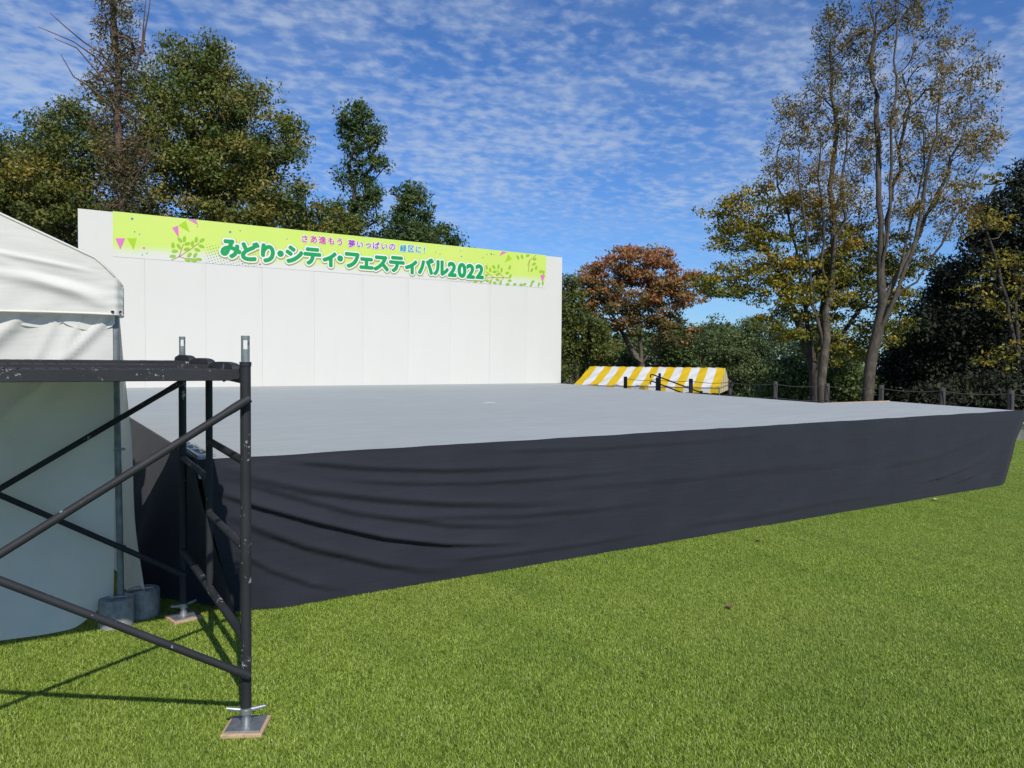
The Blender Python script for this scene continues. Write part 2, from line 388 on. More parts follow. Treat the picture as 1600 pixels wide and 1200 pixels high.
# the lawn under the stage and outside the view is left bare
pos = gt.nodes.new('GeometryNodeInputPosition'); sx = gt.nodes.new('ShaderNodeSeparateXYZ'); gt.links.new(pos.outputs[0], sx.inputs[0])
def cmp_(a, op, b):
    n = gt.nodes.new('ShaderNodeMath'); n.operation = op
    gt.links.new(a, n.inputs[0]); n.inputs[1].default_value = b; return n.outputs[0]
def mul_(a, b):
    n = gt.nodes.new('ShaderNodeMath'); n.operation = 'MULTIPLY'; gt.links.new(a, n.inputs[0]); gt.links.new(b, n.inputs[1]); return n.outputs[0]
under = mul_(mul_(cmp_(sx.outputs[0], 'GREATER_THAN', 1.45), cmp_(sx.outputs[0], 'LESS_THAN', 10.2)), cmp_(sx.outputs[1], 'GREATER_THAN', 5.0))
de = gt.nodes.new('GeometryNodeDeleteGeometry'); gt.links.new(tf.outputs[0], de.inputs[0]); gt.links.new(under, de.inputs['Selection'])
iop = gt.nodes.new('GeometryNodeInstanceOnPoints'); gt.links.new(de.outputs[0], iop.inputs['Points']); gt.links.new(gi_.outputs[0], iop.inputs['Instance'])
rv = gt.nodes.new('FunctionNodeRandomValue'); rv.data_type = 'INT'; rv.inputs[4].default_value = 0; rv.inputs[5].default_value = 3
ml = cmp_(rv.outputs[2], 'MULTIPLY', math.pi / 2); cv = gt.nodes.new('ShaderNodeCombineXYZ'); gt.links.new(ml, cv.inputs[2])
gt.links.new(cv.outputs[0], iop.inputs['Rotation'])
gt.links.new(iop.outputs[0], go_.inputs[0])
md = turf.modifiers.new('scatter', 'NODES'); md.node_group = gt

# ------------------------------------------------------------------ stage
SH = 0.97
stage = empty('stage', (5.5, 9, 0), 'wide low stage with pale grey carpet top and black cloth skirt on the lawn', 'stage')
poly = [(0.785, 4.5), (10.45, 4.5), (11.06, 6.5), (9.58, 6.62), (11.30, 15.6), (0.735, 15.6)]
d = MB(); d.prism(poly, SH - .11, SH); d.build('deck', M['carpet'], stage)
d = MB(); d.tube([(9.6, 6.645, SH - .012), (11.07, 6.525, SH - .006)], .018, 6); d.build('edge_timber', M['timber_edge'], stage)
# fabric folds given as polylines in X, Z of the front face: (points, amplitude, width above)
FOLDS = [([(.80, .80), (1.1, .665), (1.49, .515), (1.92, .37), (2.39, .262), (2.75, .215), (3.1, .185)], .036, .060),
         ([(1.2, .95), (1.41, .905), (1.74, .85), (2.1, .812), (2.39, .785), (3.0, .76), (3.5, .75)], .014, .05),
         ([(.85, .93), (1.1, .82), (1.41, .725), (1.92, .62), (2.39, .545), (3.0, .48), (3.6, .45)], .020, .07),
         ([(.85, .88), (1.25, .725), (1.7, .56), (2.39, .40), (2.9, .33), (3.4, .30)], .016, .06),
         ([(.92, .62), (1.1, .52), (1.41, .365), (1.92, .18), (2.2, .10), (2.5, .05)], .024, .07),
         ([(.98, .40), (1.2, .25), (1.45, .12), (1.7, .04)], .016, .05),
         ([(8.36, .19), (8.91, .225), (9.48, .315), (10.1, .515), (10.5, .79), (10.66, .93)], .018, .05),
         ([(9.2, .12), (9.64, .19), (10.03, .36), (10.42, .66), (10.6, .88)], .020, .05),
         ([(9.7, .06), (10.05, .18), (10.36, .45), (10.52, .75)], .016, .05),
         ([(7.6, .42), (8.6, .47), (9.4, .58), (10.1, .76), (10.5, .92)], .010, .08),
         ([(1.5, .80), (2.0, .73), (2.6, .68), (3.3, .66), (4.2, .66)], .010, .045),
         ([(1.9, .50), (2.4, .45), (3.0, .40), (3.8, .37), (4.6, .37)], .010, .06),
         ([(2.4, .14), (3.0, .115), (3.7, .10), (4.4, .11)], .010, .05),
         ([(2.6, .90), (3.6, .865), (4.8, .86), (5.8, .88)], .006, .05),
         ([(3.2, .58), (4.2, .54), (5.4, .53), (6.4, .56)], .006, .07),
         ([(4.6, .12), (5.6, .10), (6.8, .13), (7.8, .12)], .008, .07),
         ([(5.0, .55), (6.2, .50), (7.4, .52), (8.2, .58)], .006, .12)]
def front_fold(x, z):
    o = 0
    for pts, A, w in FOLDS:
        if x <= pts[0][0] or x >= pts[-1][0]: continue
        for (x0, z0), (x1, z1) in zip(pts, pts[1:]):
            if x0 <= x <= x1: zc_ = z0 + (z1 - z0) * (x - x0) / (x1 - x0); break
        fade = min(1, (x - pts[0][0]) / (.12 * (pts[-1][0] - pts[0][0]))) * min(1, (pts[-1][0] - x) / (.4 * (pts[-1][0] - pts[0][0])))
        dz = z - zc_
        o += (1.25 if A > .03 else 1.6) * A * fade * (math.exp(-dz / w) * sstep(-.010, .022 if A > .03 else w * .55, dz) if dz > -.010 else -.25 * math.exp(dz / w))
    return o
def skirt_edges(v):                        # left and right edge X of the front cloth at height v (0 bottom .. 1 top)
    l = 1.02 - .25 * v ** .8
    r = [(0, 10.56), (.05, 10.565), (.22, 10.58), (.58, 10.63), (.78, 10.73), (1, 10.80)]
    for (a, xa), (b_, xb) in zip(r, r[1:]):
        if a <= v <= b_: return l, xa + (xb - xa) * (v - a) / (b_ - a)
    return l, r[-1][1]
def front_pt(u, v):
    l, r = skirt_edges(v); x = l + (r - l) * u
    z = .012 + v * (SH + .004 - .012) - .004 * abs(wob(x * 1.3, 0, 2)) * v
    y = 4.485 + .115 * (1 - v) ** 1.3 - front_fold(x, z) * sstep(1.0, .93, v) + .006 * wob(x * .9, z * 3) * (1 - v * .8)
    y += .05 * sstep(.97, 1.0, u) ** 2 * (1 - .3 * v)
    y += .07 * (1 - sstep(0, .03, u)) * (1 - v)
    return (x, y, z)
s = MB(); s.grid(front_pt, 520, 90); s.build('front_skirt', M['skirt'], stage)
def side_pt(u, v):
    y = 4.55 + u * 10.9; fl_ = .22 - .50 * sstep(4.6, 5.6, y) + .22 * sstep(6.5, 9, y)
    x = .762 - .04 * u + fl_ * (1 - v) ** 1.2 + .02 * wob(y * 1.1, v, 3) * (1 - v) + .012 * math.sin(y * 9 + v * 2) * (1 - v)
    return (x, y, .012 + v * (SH - .01))
s = MB(); s.grid(side_pt, 160, 24); s.build('side_skirt', M['skirt'], stage)
def right_pt(u, v):
    p = [(10.70, 4.62), (11.10, 6.48)]
    x = p[0][0] + (p[1][0] - p[0][0]) * u; y = p[0][1] + (p[1][1] - p[0][1]) * u
    k = (1 - v) ** .7
    return (x - .47 * k * (1 - u) - .55 * k * u + .012 * math.sin(y * 8 + v * 3) * k, y + .02, .012 + v * (SH - .02))
s = MB(); s.grid(right_pt, 40, 20); s.build('wing_skirt', M['skirt'], stage)
s = MB(); s.grid(lambda u, v: (11.04 - 1.44 * u, 6.52 + .1 * u, .012 + v * (SH - .13)), 10, 6); s.build('rear_skirt', M['skirt'], stage)
s = MB(); s.grid(lambda u, v: (9.60 + 1.68 * u, 6.66 + 8.8 * u, .012 + v * (SH - .13)), 20, 6); s.build('rear_skirt', M['skirt'], stage)
br = MB()
br.box((.800, 4.88, SH + .007), (.016, .62, .012)); br.box((.872, 4.90, SH + .007), (.014, .56, .012))
br.box((.836, 5.17, SH + .009), (.10, .05, .014)); br.box((.836, 4.94, SH + .009), (.09, .03, .012)); br.box((.836, 4.60, SH + .009), (.10, .04, .014))
br.build('corner_bracket', M['galv'], stage)

# ------------------------------------------------------------------ backdrop wall
YW = 15.45
wall = empty('backdrop_wall', (6.03, YW + .1, SH), 'tall white panelled backdrop wall standing at the back of the stage', 'wall')
WX0, WX1, NP = .68, 11.385, 10
pw = (WX1 - WX0) / NP
pm = MB(); pm.box((0, 0, 0), (pw - .0014, .02, 3.21), None, .0015); pme = pm.mesh('panel'); pme.materials.append(M['panel'])
for i in range(NP):
    o = link('panel', pme, None, wall, (WX0 + pw * (i + .5), YW + .012 + random.uniform(-.0015, .0015), SH + 1.606))
fr = MB(); fr.box(((WX0 + WX1) / 2, YW + .05, SH + 1.606), (WX1 - WX0 - .01, .05, 3.19)); fr.build('backing_frame', M['lath'], wall)
for i in range(6):
    x = WX0 + .8 + i * 1.8
    s = MB(); s.tube([(x, YW + .1, SH + 2.4), (x, YW + 1.4, -.02)], .025, 6); s.build('rear_strut', M['lath'], wall)

# ------------------------------------------------------------------ festival banner
banner = empty('festival_banner', (6.05, YW - .003, 3.78), 'long lime green printed festival banner along the top of the white wall', 'banner')
mt, t, b = newmat('lime_banner_print')
v = coord(t, 'Object'); sp = nd(t, 'ShaderNodeSeparateXYZ'); t.links.new(v, sp.inputs[0])
edge = math_(t, 'ADD', sp.outputs[2], math_(t, 'MULTIPLY', math_(t, 'SUBTRACT', noise(t, coord(t, 'Object', (.35, 1, .35)), 1.5, 3), .5), .22))
lime = mixc(t, noise(t, coord(t, 'Object'), .7, 2), (.50, .68, .10), (.60, .70, .16))
c = mixc(t, maprange(t, edge, -.36, -.12), (.645, .627, .576), lime)
# halftone dots
vor = nd(t, 'ShaderNodeTexVoronoi', i_Scale=19.0, i_Randomness=0.0, feature='F1')
t.links.new(coord(t, 'Object', (1, 0.001, 1), (0, R(20), 0)), vor.inputs['Vector'])
dots = math_(t, 'LESS_THAN', vor.outputs['Distance'], .22)
def zone(x0, x1, z0, z1, soft=.25):
    a = maprange(t, sp.outputs[0], x0, x0 + soft); b_ = maprange(t, sp.outputs[0], x1, x1 - soft)
    e = maprange(t, sp.outputs[2], z1 + .05, z1 - .05)
    return math_(t, 'MULTIPLY', math_(t, 'MULTIPLY', a, b_), e)
c = mixc(t, math_(t, 'MULTIPLY', math_(t, 'MULTIPLY', dots, zone(-3.3, -2.2, -.5, -.05, .12)), .8), c, (.10, .22, .06))
c = mixc(t, math_(t, 'MULTIPLY', math_(t, 'MULTIPLY', dots, zone(1.7, 2.9, -.5, -.25, .2)), .5), c, (.10, .40, .36))
t.links.new(c, b.inputs['Base Color']); b.inputs['Roughness'].default_value = .5
M['banner'] = mt
sh = MB(); sh.box((0, 0, 0), (9.65, .002, .82)); so = link('sheet', sh.mesh('sheet'), M['banner'], banner, (6.055, YW - .0025, 3.785))
def flatmat(name, col, rough=.5):
    mt, t, b = newmat(name); b.inputs['Roughness'].default_value = rough
    f = noise(t, coord(t, 'Object'), 3, 3)
    t.links.new(ramp(t, f, [(.3, tuple(x * .94 for x in col)), (.7, col)]), b.inputs['Base Color']); return mt
P_ = dict(white=flatmat('print_white', (.78, .78, .76)), gold=flatmat('print_olive_gold', (.36, .33, .06)), green=flatmat('print_green', (.0, .30, .07)),
          magenta=flatmat('print_magenta', (.52, .03, .20)), purple=flatmat('print_purple', (.30, .05, .42)), teal=flatmat('print_teal', (.0, .28, .40)),
          leaf=flatmat('print_leaf_green', (.27, .50, .02)), twig=flatmat('print_twig_brown', (.38, .22, .10)), pink=flatmat('print_pink', (.66, .17, .45)),
          lime=flatmat('print_deep_lime', (.36, .58, .01)), red=flatmat('print_red', (.6, .06, .10)), blue=flatmat('print_blue', (.02, .22, .50)), brown=flatmat('print_brown', (.12, .09, .03)))
YB = YW - .004
raw = {}
def glyph(ch, size, grow, rings):
    """one letter as a flat mesh, fattened by 'grow' (copies of the shape pushed out all round, each a hair deeper)"""
    if (ch, size) not in raw:
        cu = bpy.data.curves.new('lettering', 'FONT'); cu.body = ch; cu.size = size; cu.resolution_u = 3; cu.fill_mode = 'FRONT'
        ob = bpy.data.objects.new('lettering', cu); COL.objects.link(ob); bpy.context.view_layer.update()
        me = bpy.data.meshes.new_from_object(ob.evaluated_get(bpy.context.evaluated_depsgraph_get()))
        bpy.data.objects.remove(ob); bpy.data.curves.remove(cu)
        co = np.array([v.co[:] for v in me.vertices]); co -= (co.max(0) + co.min(0)) / 2
        raw[ch, size] = (co, [tuple(p.vertices) for p in me.polygons]); bpy.data.meshes.remove(me)
    co, fs = raw[ch, size]; s = MB(); k = 0
    for rad, n in rings:
        for i in range(n):
            a = 2 * math.pi * i / n; dx, dz = grow * rad * math.cos(a), grow * rad * math.sin(a)
            s.add([(x + dx, .00003 * k, y + dz) for x, y, _ in co], fs); k += 1
    return s.mesh('lettering')
TITLE = [('み', 3.285, 3.691), ('ど', 3.655, 3.671), ('り', 4.0, 3.665), ('・', 4.252, 3.677), ('シ', 4.535, 3.683), ('テ', 4.912, 3.678), ('ィ', 5.28, 3.643), ('・', 5.511, 3.681), ('フ', 5.779, 3.665), ('ェ', 6.103, 3.622), ('ス', 6.445, 3.648), ('テ', 6.817, 3.658), ('ィ', 7.163, 3.621), ('バ', 7.529, 3.669), ('ル', 7.917, 3.656), ('2', 8.204, 3.646), ('0', 8.465, 3.642), ('2', 8.695, 3.636), ('2', 8.943, 3.645)]
SLOGAN = [('さ', 4.752, 4.029), ('あ', 4.941, 4.036), ('進', 5.126, 4.038), ('も', 5.317, 4.036), ('う', 5.501, 4.034), ('夢', 5.768, 4.019), ('い', 5.956, 4.017), ('っ', 6.145, 4.013), ('ぱ', 6.325, 4.029), ('い', 6.52, 4.028), ('の', 6.705, 4.034), ('緑', 6.97, 4.026), ('区', 7.161, 4.033), ('に', 7.343, 4.03), ('!', 7.493, 4.031)]
cache = {}
def letter(ch, x, z, size, layers, name):
    par = None
    for k, (off, mat, dep, dx, dz) in enumerate(layers):
        key = (ch, size, off, mat)
        if key not in cache:
            me = glyph(ch, size, off, [(0, 1), (.55, 6), (1, 14)] if off > .03 else [(0, 1), (1, 10)]); me.materials.append(P_[mat]); cache[key] = me
        if k == 0:
            par = link(name, cache[key], None, banner, (x, YB - dep, z))
        else:
            o = bpy.data.objects.new('letter_outline', cache[key]); COL.objects.link(o); o.parent = par; o.location = (dx, layers[0][2] - dep, dz)
for ch, x, z in TITLE:
    sz = .44 if ch in '20' else .40
    letter(ch, x, z, sz, [(.025, 'green', .012, 0, 0), (.054, 'white', .009, 0, 0), (.066, 'gold', .006, .006, -.009)], 'title_letter')
for i, (ch, x, z) in enumerate(SLOGAN):
    letter(ch, x, z, .165, [(.0045, 'magenta' if i < 5 else ('purple' if i < 11 else 'teal'), .008, 0, 0), (.017, 'white', .006, 0, 0)], 'slogan_letter')
def pennant(pts, mat):
    s = MB(); s.wallpoly(pts, YB - .003, YB); s.build('pennant', P_[mat], banner)
for pts, mt_ in (([(1.268, 3.708), (1.429, 3.723), (1.349, 3.511)], 'pink'), ([(1.462, 3.726), (1.619, 3.741), (1.567, 3.524)], 'lime'),
                 ([(2.222, 3.997), (2.329, 4.046), (2.34, 3.816)], 'pink'), ([(2.335, 4.053), (2.462, 4.157), (2.533, 3.944)], 'lime'),
                 ([(2.486, 4.19), (2.644, 4.19), (2.686, 4.096)], 'pink'), ([(10.704, 3.689), (10.851, 3.699), (10.771, 3.506)], 'pink'),
                 ([(9.499, 4.068), (9.566, 4.182), (9.712, 4.173)], 'pink'), ([(9.646, 3.921), (9.747, 4.132), (9.853, 4.024)], 'lime')):
    pennant(pts, mt_)
def leaf_print(x, z, ang, L=.115):
    a = R(ang); pts = []
    for i in range(10):
        t_ = i / 10 * 2 * math.pi; lx = math.cos(t_) * L / 2; lz = math.sin(t_) * L * .27 * (1 if abs(math.cos(t_)) < .95 else .3)
        pts.append((x + lx * math.cos(a) - lz * math.sin(a), z + lx * math.sin(a) + lz * math.cos(a)))
    s = MB(); s.wallpoly(pts, YB - .004, YB - .001); return s
LEAF_L = [(2.238, 3.665, 90), (2.358, 3.779, -45), (2.438, 3.806, 80), (2.49, 3.72, 20), (2.339, 3.655, -55), (2.477, 3.616, 20), (2.267, 3.559, 10), (2.231, 3.46, 10), (2.581, 3.729, 85), (2.648, 3.813, 80), (2.753, 3.81, 40), (2.74, 3.697, -15), (2.666, 3.619, -15), (2.525, 3.51, 50), (2.629, 3.512, 60), (2.696, 3.439, 0), (2.494, 3.41, -10), (2.604, 3.41, -10)]
LEAF_R = [(9.139, 3.767, 95), (9.24, 3.71, 95), (9.341, 3.789, -45), (9.471, 3.806, 80), (9.562, 3.733, 85), (9.367, 3.676, 10), (9.452, 3.617, 15), (9.141, 3.574, 15), (9.159, 3.446, -5), (9.445, 3.487, -20), (9.37, 3.41, -10), (10.027, 4.075, -60), (10.15, 4.1, -60), (10.319, 4.143, 20), (10.527, 4.071, 10), (10.51, 3.951, 20), (10.574, 3.859, 85), (10.448, 3.797, 60), (10.721, 3.78, 20), (10.8, 3.757, 80), (9.726, 3.672, 15), (9.814, 3.598, 60), (9.797, 3.488, 5), (9.738, 3.40, 5), (9.947, 3.412, 10), (10.132, 3.41, 0), (10.238, 3.43, 20), (10.479, 3.509, 20), (10.661, 3.449, 70), (10.78, 3.484, 80), (9.794, 3.808, 60), (8.837, 3.41, 0), (9.002, 3.43, 70), (9.54, 3.43, 80), (9.252, 3.43, 70), (10.435, 3.43, 60)]
def twig(pts, L=None):
    s = MB()
    for a, b_ in zip(pts, pts[1:]):
        dx, dz = b_[0] - a[0], b_[1] - a[1]; n = math.hypot(dx, dz); ox, oz = -dz / n * .007, dx / n * .007
        s.wallpoly([(a[0] - ox, a[1] - oz), (b_[0] - ox, b_[1] - oz), (b_[0] + ox, b_[1] + oz), (a[0] + ox, a[1] + oz)], YB - .0015, YB)
    return s
for leaves, stems in ((LEAF_L, [[(2.207, 3.384), (2.344, 3.462), (2.544, 3.615), (2.703, 3.759)], [(2.344, 3.462), (2.381, 3.588), (2.423, 3.708)], [(2.344, 3.462), (2.446, 3.438), (2.641, 3.441)]]),
                      (LEAF_R[:11] + LEAF_R[20:27] + LEAF_R[30:35], [[(9.084, 3.499), (9.335, 3.537), (9.624, 3.549), (9.797, 3.553)], [(9.335, 3.537), (9.115, 3.665)], [(9.624, 3.549), (9.434, 3.717)], [(9.335, 3.537), (9.205, 3.385)], [(9.624, 3.549), (9.475, 3.385)]]), (LEAF_R[11:20] + LEAF_R[27:30] + LEAF_R[35:], [[(10.571, 4.171), (10.374, 4.022), (10.322, 3.884)], [(10.374, 4.022), (10.341, 3.738)]])):
    tw = MB()
    for st in stems:
        q = twig(st); tw.add(q.v, q.f)
    to = tw.build('twig', P_['twig'], banner)
    for x, z, a in leaves:
        leaf_print(x, z, a).build('leaf', P_['leaf'], to)
DOTS = [(1.546, 4.093, 'blue', 2), (1.586, 3.857, 'brown', 1), (1.667, 3.817, 'blue', 1), (1.738, 3.573, 'pink', 2), (1.71, 3.443, 'teal', 1), (1.791, 3.48, 'teal', 1), (2.668, 4.062, 'red', 1),
        (9.148, 4.065, 'brown', 1), (9.265, 4.092, 'blue', 2), (9.341, 4.081, 'brown', 1), (9.029, 3.987, 'brown', 1), (7.784, 4.003, 'red', 1), (7.891, 3.975, 'brown', 1), (8.427, 4.09, 'teal', 1), (8.452, 3.968, 'blue', 1.5), (7.37, 3.40, 'lime', 1), (7.457, 3.44, 'red', 1),
        (3.273, 4.021, 'blue', 2), (3.462, 4.062, 'brown', 1), (4.385, 3.988, 'purple', 1), (3.844, 3.432, 'red', 1.8), (3.51, 3.415, 'brown', 1), (3.452, 3.497, 'pink', 1.3)]
for x, z, mt_, r in DOTS:
    s = MB(); s.wallpoly([(x + .011 * r * math.cos(a * math.pi / 4), z + .011 * r * math.sin(a * math.pi / 4)) for a in range(8)], YB - .003, YB); s.build('confetti_dot', P_[mt_], banner)

# ------------------------------------------------------------------ scaffold tower
sc = empty('scaffold_tower', (-.19, 3.95, 0), 'black painted scaffold tower with steel deck and cross braces in front of the white tent', 'scaffold')
XR, XL, YN, YF = .73, -1.10, 3.17, 4.72
PR = .0214
def zoff(y): return .03 * (y - YN) / (YF - YN)
for X in (XR, XL):
    for Y in (YN, YF):
        zo = zoff(Y)
        s = MB(); s.tube([(X, Y, .095), (X, Y, 1.53 + zo)], PR, 16)
        s.tube([(X, Y, 1.515 + zo), (X, Y, 1.533 + zo)], PR + .0025, 16)
        post = s.build('post', M['scaffold'], sc)
        # top pin with a slot right through it
        n = 20; rows = [1.50, 1.585, 1.602, 1.613, 1.622, 1.632, 1.64]; pv = []; pf = []
        ca = math.atan2(-Y, -X)
        for z in rows:
            for j in range(n):
                th = ca + 2 * math.pi * (j + .5) / n; pv.append((X + .0172 * math.cos(th), Y + .0172 * math.sin(th), z + zo))
        for i in range(len(rows) - 1):
            for j in range(n):
                near = min(j, n - 1 - j) if True else 0
                slot = (1 <= i <= 3) and ((j in (n - 1, 0, n - 2, 1) or (j in (n - 3, 2) and i == 2) and False) or (j in (n // 2 - 1, n // 2, n // 2 - 2, n // 2 + 1)))
                if slot and (i == 2 or j in (n - 1, 0, n - 2, n // 2 - 1, n // 2, n // 2 - 2)): continue
                pf.append((i * n + j, i * n + (j + 1) % n, (i + 1) * n + (j + 1) % n, (i + 1) * n + j))
        s = MB(); s.add(pv, pf, True); s.build('coupling_pin', M['galv_dull'], sc)
        s = MB(); s.tube([(X, Y, .028), (X, Y, .17)], .0165, 12); s.tube([(X, Y, .068), (X, Y, .097)], .0235, 12)
        jk = s.build('screw_jack', M['galv'], sc)
        ha = R(-22) if Y == YN else R(20)
        dx, dy = math.cos(ha), math.sin(ha)
        s = MB(); s.tube([(X - .078 * dx, Y - .078 * dy, .096), (X - .02 * dx, Y - .02 * dy, .086), (X + .02 * dx, Y + .02 * dy, .086), (X + .078 * dx, Y + .078 * dy, .096)], [.007, .010, .010, .007], 8)
        s.tube([(X, Y, .072), (X, Y, .090)], .027, 10)
        s.build('wing_nut', M['galv'], jk)
        rot = Matrix.Rotation(R(-28 if Y == YN else 12), 3, 'Z')
        s = MB(); s.box((X, Y, .0245), (.14, .14, .007), rot, .001); s.tube([(X, Y, .028), (X, Y, .05)], .021, 10)
        s.build('base_plate', M['galv'], jk)
    # end frame
    YI = 3.93
    def rung(y0, y1, z, r=.017, nm='rung'):
        s = MB(); s.tube([(X, y0, z + zoff(y0)), (X, y1, z + zoff(y1))], r, 12); s.build(nm, M['scaffold'], sc)
    rung(YN, YF, .378, .019); rung(YN, YI, .757); rung(YN, YI, 1.12); rung(YI, YF, .93); rung(YN, YF, 1.462, .0214, 'top_ledger')
    s = MB(); s.tube([(X, YI, .40), (X, YI, .47), (X, YI, .6), (X, YI, 1.45)], [.012, .017, .017, .017], 12); s.build('inner_upright', M['scaffold'], sc)
    for Y, sgn in ((YN, 1), (YF, -1)):
        s = MB(); pts = [(0, 0), (.10, 0), (.095, .025), (.07, .048), (.035, .062), (0, .066)]
        vs_ = [(X - .004, Y + sgn * (.018 + a), 1.455 + zoff(Y) + b_) for a, b_ in pts] + [(X + .004, Y + sgn * (.018 + a), 1.455 + zoff(Y) + b_) for a, b_ in pts]
        s.add(vs_, [tuple(range(6)), tuple(range(11, 5, -1))] + [(i, 6 + i, 6 + (i + 1) % 6, (i + 1) % 6) for i in range(6)]); s.build('gusset', M['scaffold'], sc)
    for Y in (YN, YF):
        for z in (.25, 1.375):
            s = MB(); sg = -1 if Y == YN else 1
            s.tube([(X - .01, Y, z + zoff(Y)), (X - .01, Y - .045, z + zoff(Y))], .007, 8); s.build('brace_lug', M['scaffold'], sc)
for Y in (YN - .034, YF - .034):
    for k, (za, zb) in enumerate(((.25, 1.375), (1.375, .25))):
        a = Vector((XR - .012, Y - .012 * k, za + zoff(Y))); b_ = Vector((XL + .012, Y - .012 * k, zb + zoff(Y)))
        dv = (b_ - a).normalized(); q = [a - dv * .02, a + dv * .05, a + dv * .10, b_ - dv * .10, b_ - dv * .05, b_ + dv * .02]
        s = MB(); s.tube(q, [.018, .018, .0155, .0155, .018, .018], 12); s.build('cross_brace', M['scaffold'], sc)
# three steel deck planks
for k in range(3):
    y0 = YN + .03 + k * .505; y1 = y0 + .495
    zt = 1.494 + .045 * ((y0 + y1) / 2 - YN) / (YF - YN)
    dk = MB(); dk.box(((XR + XL) / 2 - .0, (y0 + y1) / 2, zt - .012), (XR - XL - .10, y1 - y0 - .02, .010))
    dko = dk.build('deck_plank', M['scaffold'], sc)
    for yy in (y0 + .006, y1 - .006):
        s = MB(); s.box(((XR + XL) / 2, yy, zt - .024), (XR - XL - .085, .012, .046), None, .002); s.build('side_rail', M['scaffold'], dko)
    s = MB(); nx_ = 38; ny_ = 9; cw = (XR - XL - .12) / nx_; cl_ = (y1 - y0 - .036) / ny_
    for i in range(nx_):
        for j in range(ny_):
            s.box((XL + .06 + cw * (i + .5), y0 + .018 + cl_ * (j + .5), zt - .0045 + random.uniform(-.0008, .0008)), (cw - .012, cl_ - .010, .008))
    s.build('tread_plates', M['scaffold'], dko)
    for X, sg in ((XR, 1), (XL, -1)):
        s = MB(); n = 12; yc = (y0 + y1) / 2; hw = (y1 - y0) / 2
        pts = [(yc + hw * math.cos(math.pi * i / n), zt - .02 + (.020 + .030 * math.sin(math.pi * i / n) ** .6)) for i in range(n + 1)] + [(yc - hw, zt - .04), (yc + hw, zt - .04)]
        n2 = len(pts); xa, xb = X - sg * .045, X - sg * .012
        s.add([(xa, y, z) for y, z in pts] + [(xb, y, z) for y, z in pts], [tuple(range(n2)), tuple(range(2 * n2 - 1, n2 - 1, -1))] + [(i, n2 + i, n2 + (i + 1) % n2, (i + 1) % n2) for i in range(n2)])
        s.build('end_hook_plate', M['scaffold'], dko)
        for yy in (y0 + .05, y1 - .05):
            s = MB(); s.tube([(X - sg * .05, yy, zt - .02)] + [(X + sg * (.0 + .032 * math.sin(a)) - sg * .0, yy, 1.462 + zoff(yy) + .032 * math.cos(a)) for a in [R(q) for q in (-70, -30, 10, 50, 90, 130, 165)]], [.012, .011, .010, .010, .010, .009, .008, .006], 8)
            s.build('hook', M['scaffold'], dko)
for (X, Y, rz, lab) in ((XR, YN, -28, 'small square plywood pad under the scaffold foot nearest the camera'), (XR, YF, 12, 'small square plywood pad under the scaffold foot beside the stage corner')):
    s = MB(); s.box((0, 0, 0), (.165, .165, .017), Matrix.Rotation(R(rz), 3, 'Z'), .002)
    o = s.build('plywood_pad', M['wood_pad'], None, lab, 'pad', 'pads under the scaffold feet'); o.location = (X, Y, .0125)

# ------------------------------------------------------------------ white tent
TY = 4.70
tent = empty('white_tent', (-1.4, 6.6, 0), 'white canvas event tent with gable roof and hanging side curtains', 'tent')
RX = -1.42
def roof_z(x):                              # roof line of the gable
    return 2.084 + (.30 - x) * .452 if x < .30 else 2.084 - (x - .30) * 1.10
def mirror(x): return 2 * RX - x
def gable_pt(u, v):
    x = .425 - u * (.425 - RX); zt = roof_z(x); zb = 1.775 + .010 * math.sin(x * 3 + 1) + (.02 * sstep(.0, -1.4, x))
    z = zb + (zt - zb) * v
    d = (.425 - x)
    f = .012 * math.exp(-((z - (1.86 + d * .20)) / .030) ** 2) * sstep(.0, .25, d) * sstep(1.5, .6, d)
    f += .010 * math.exp(-((z - (1.99 + d * .16)) / .014) ** 2) * sstep(.08, .35, d)
    f += .012 * math.exp(-((z - (1.80 + d * .40)) / .035) ** 2) * sstep(.0, .2, d)
    f -= .008 * math.exp(-((z - (1.92 + d * .17)) / .025) ** 2) * sstep(.05, .3, d)
    f += .004 * math.sin(z * 120 + d * 10) * math.exp(-d / .05)
    y = TY - f * min(1, (1 - v) * 6) * min(1, v * 5 + .2) - .006 * wob(x * 3, z * 4) * (1 - v) + .05 * (1 - sstep(0, .05, d)) ** 2
    return (x, y, z)
s = MB(); s.grid(gable_pt, 150, 60); s.build('gable_end', M['tent'], tent)
s = MB(); s.grid(lambda u, v: (mirror(gable_pt(u, v)[0]),) + gable_pt(u, v)[1:], 60, 24); s.build('gable_end', M['tent'], tent)
s = MB(); s.tube([gable_pt(u / 40, 0) for u in range(41)], .006, 6); s.build('hem_cord', M['tent'], tent)
s = MB(); s.tube([gable_pt(u / 40, 1) for u in range(41)], .007, 6); s.build('seam_piping', M['tent'], tent)
for sgn in (1, -1):
    def roof_pt(u, v, sgn=sgn):
        x = .425 - v * (.425 - RX); y = TY + .0 + u * 3.6 + (.05 * (1 - sstep(0, .05, .425 - x)) ** 2 if u == 0 else 0)
        z = roof_z(x) + .012 * math.sin(u * 9) * math.sin(v * 3.1)
        return ((x if sgn > 0 else mirror(x)), y, z)
    s = MB(); s.grid(roof_pt, 30, 24); s.build('roof', M['tent'], tent)
    def val_pt(u, v, sgn=sgn):
        x = .430 + .008 * math.sin(u * 60); return ((x if sgn > 0 else mirror(x)), TY + .05 + u * 3.54, 1.775 + v * (roof_z(.425) - 1.775))
    s = MB(); s.grid(val_pt, 60, 4); s.build('side_valance', M['tent'], tent)
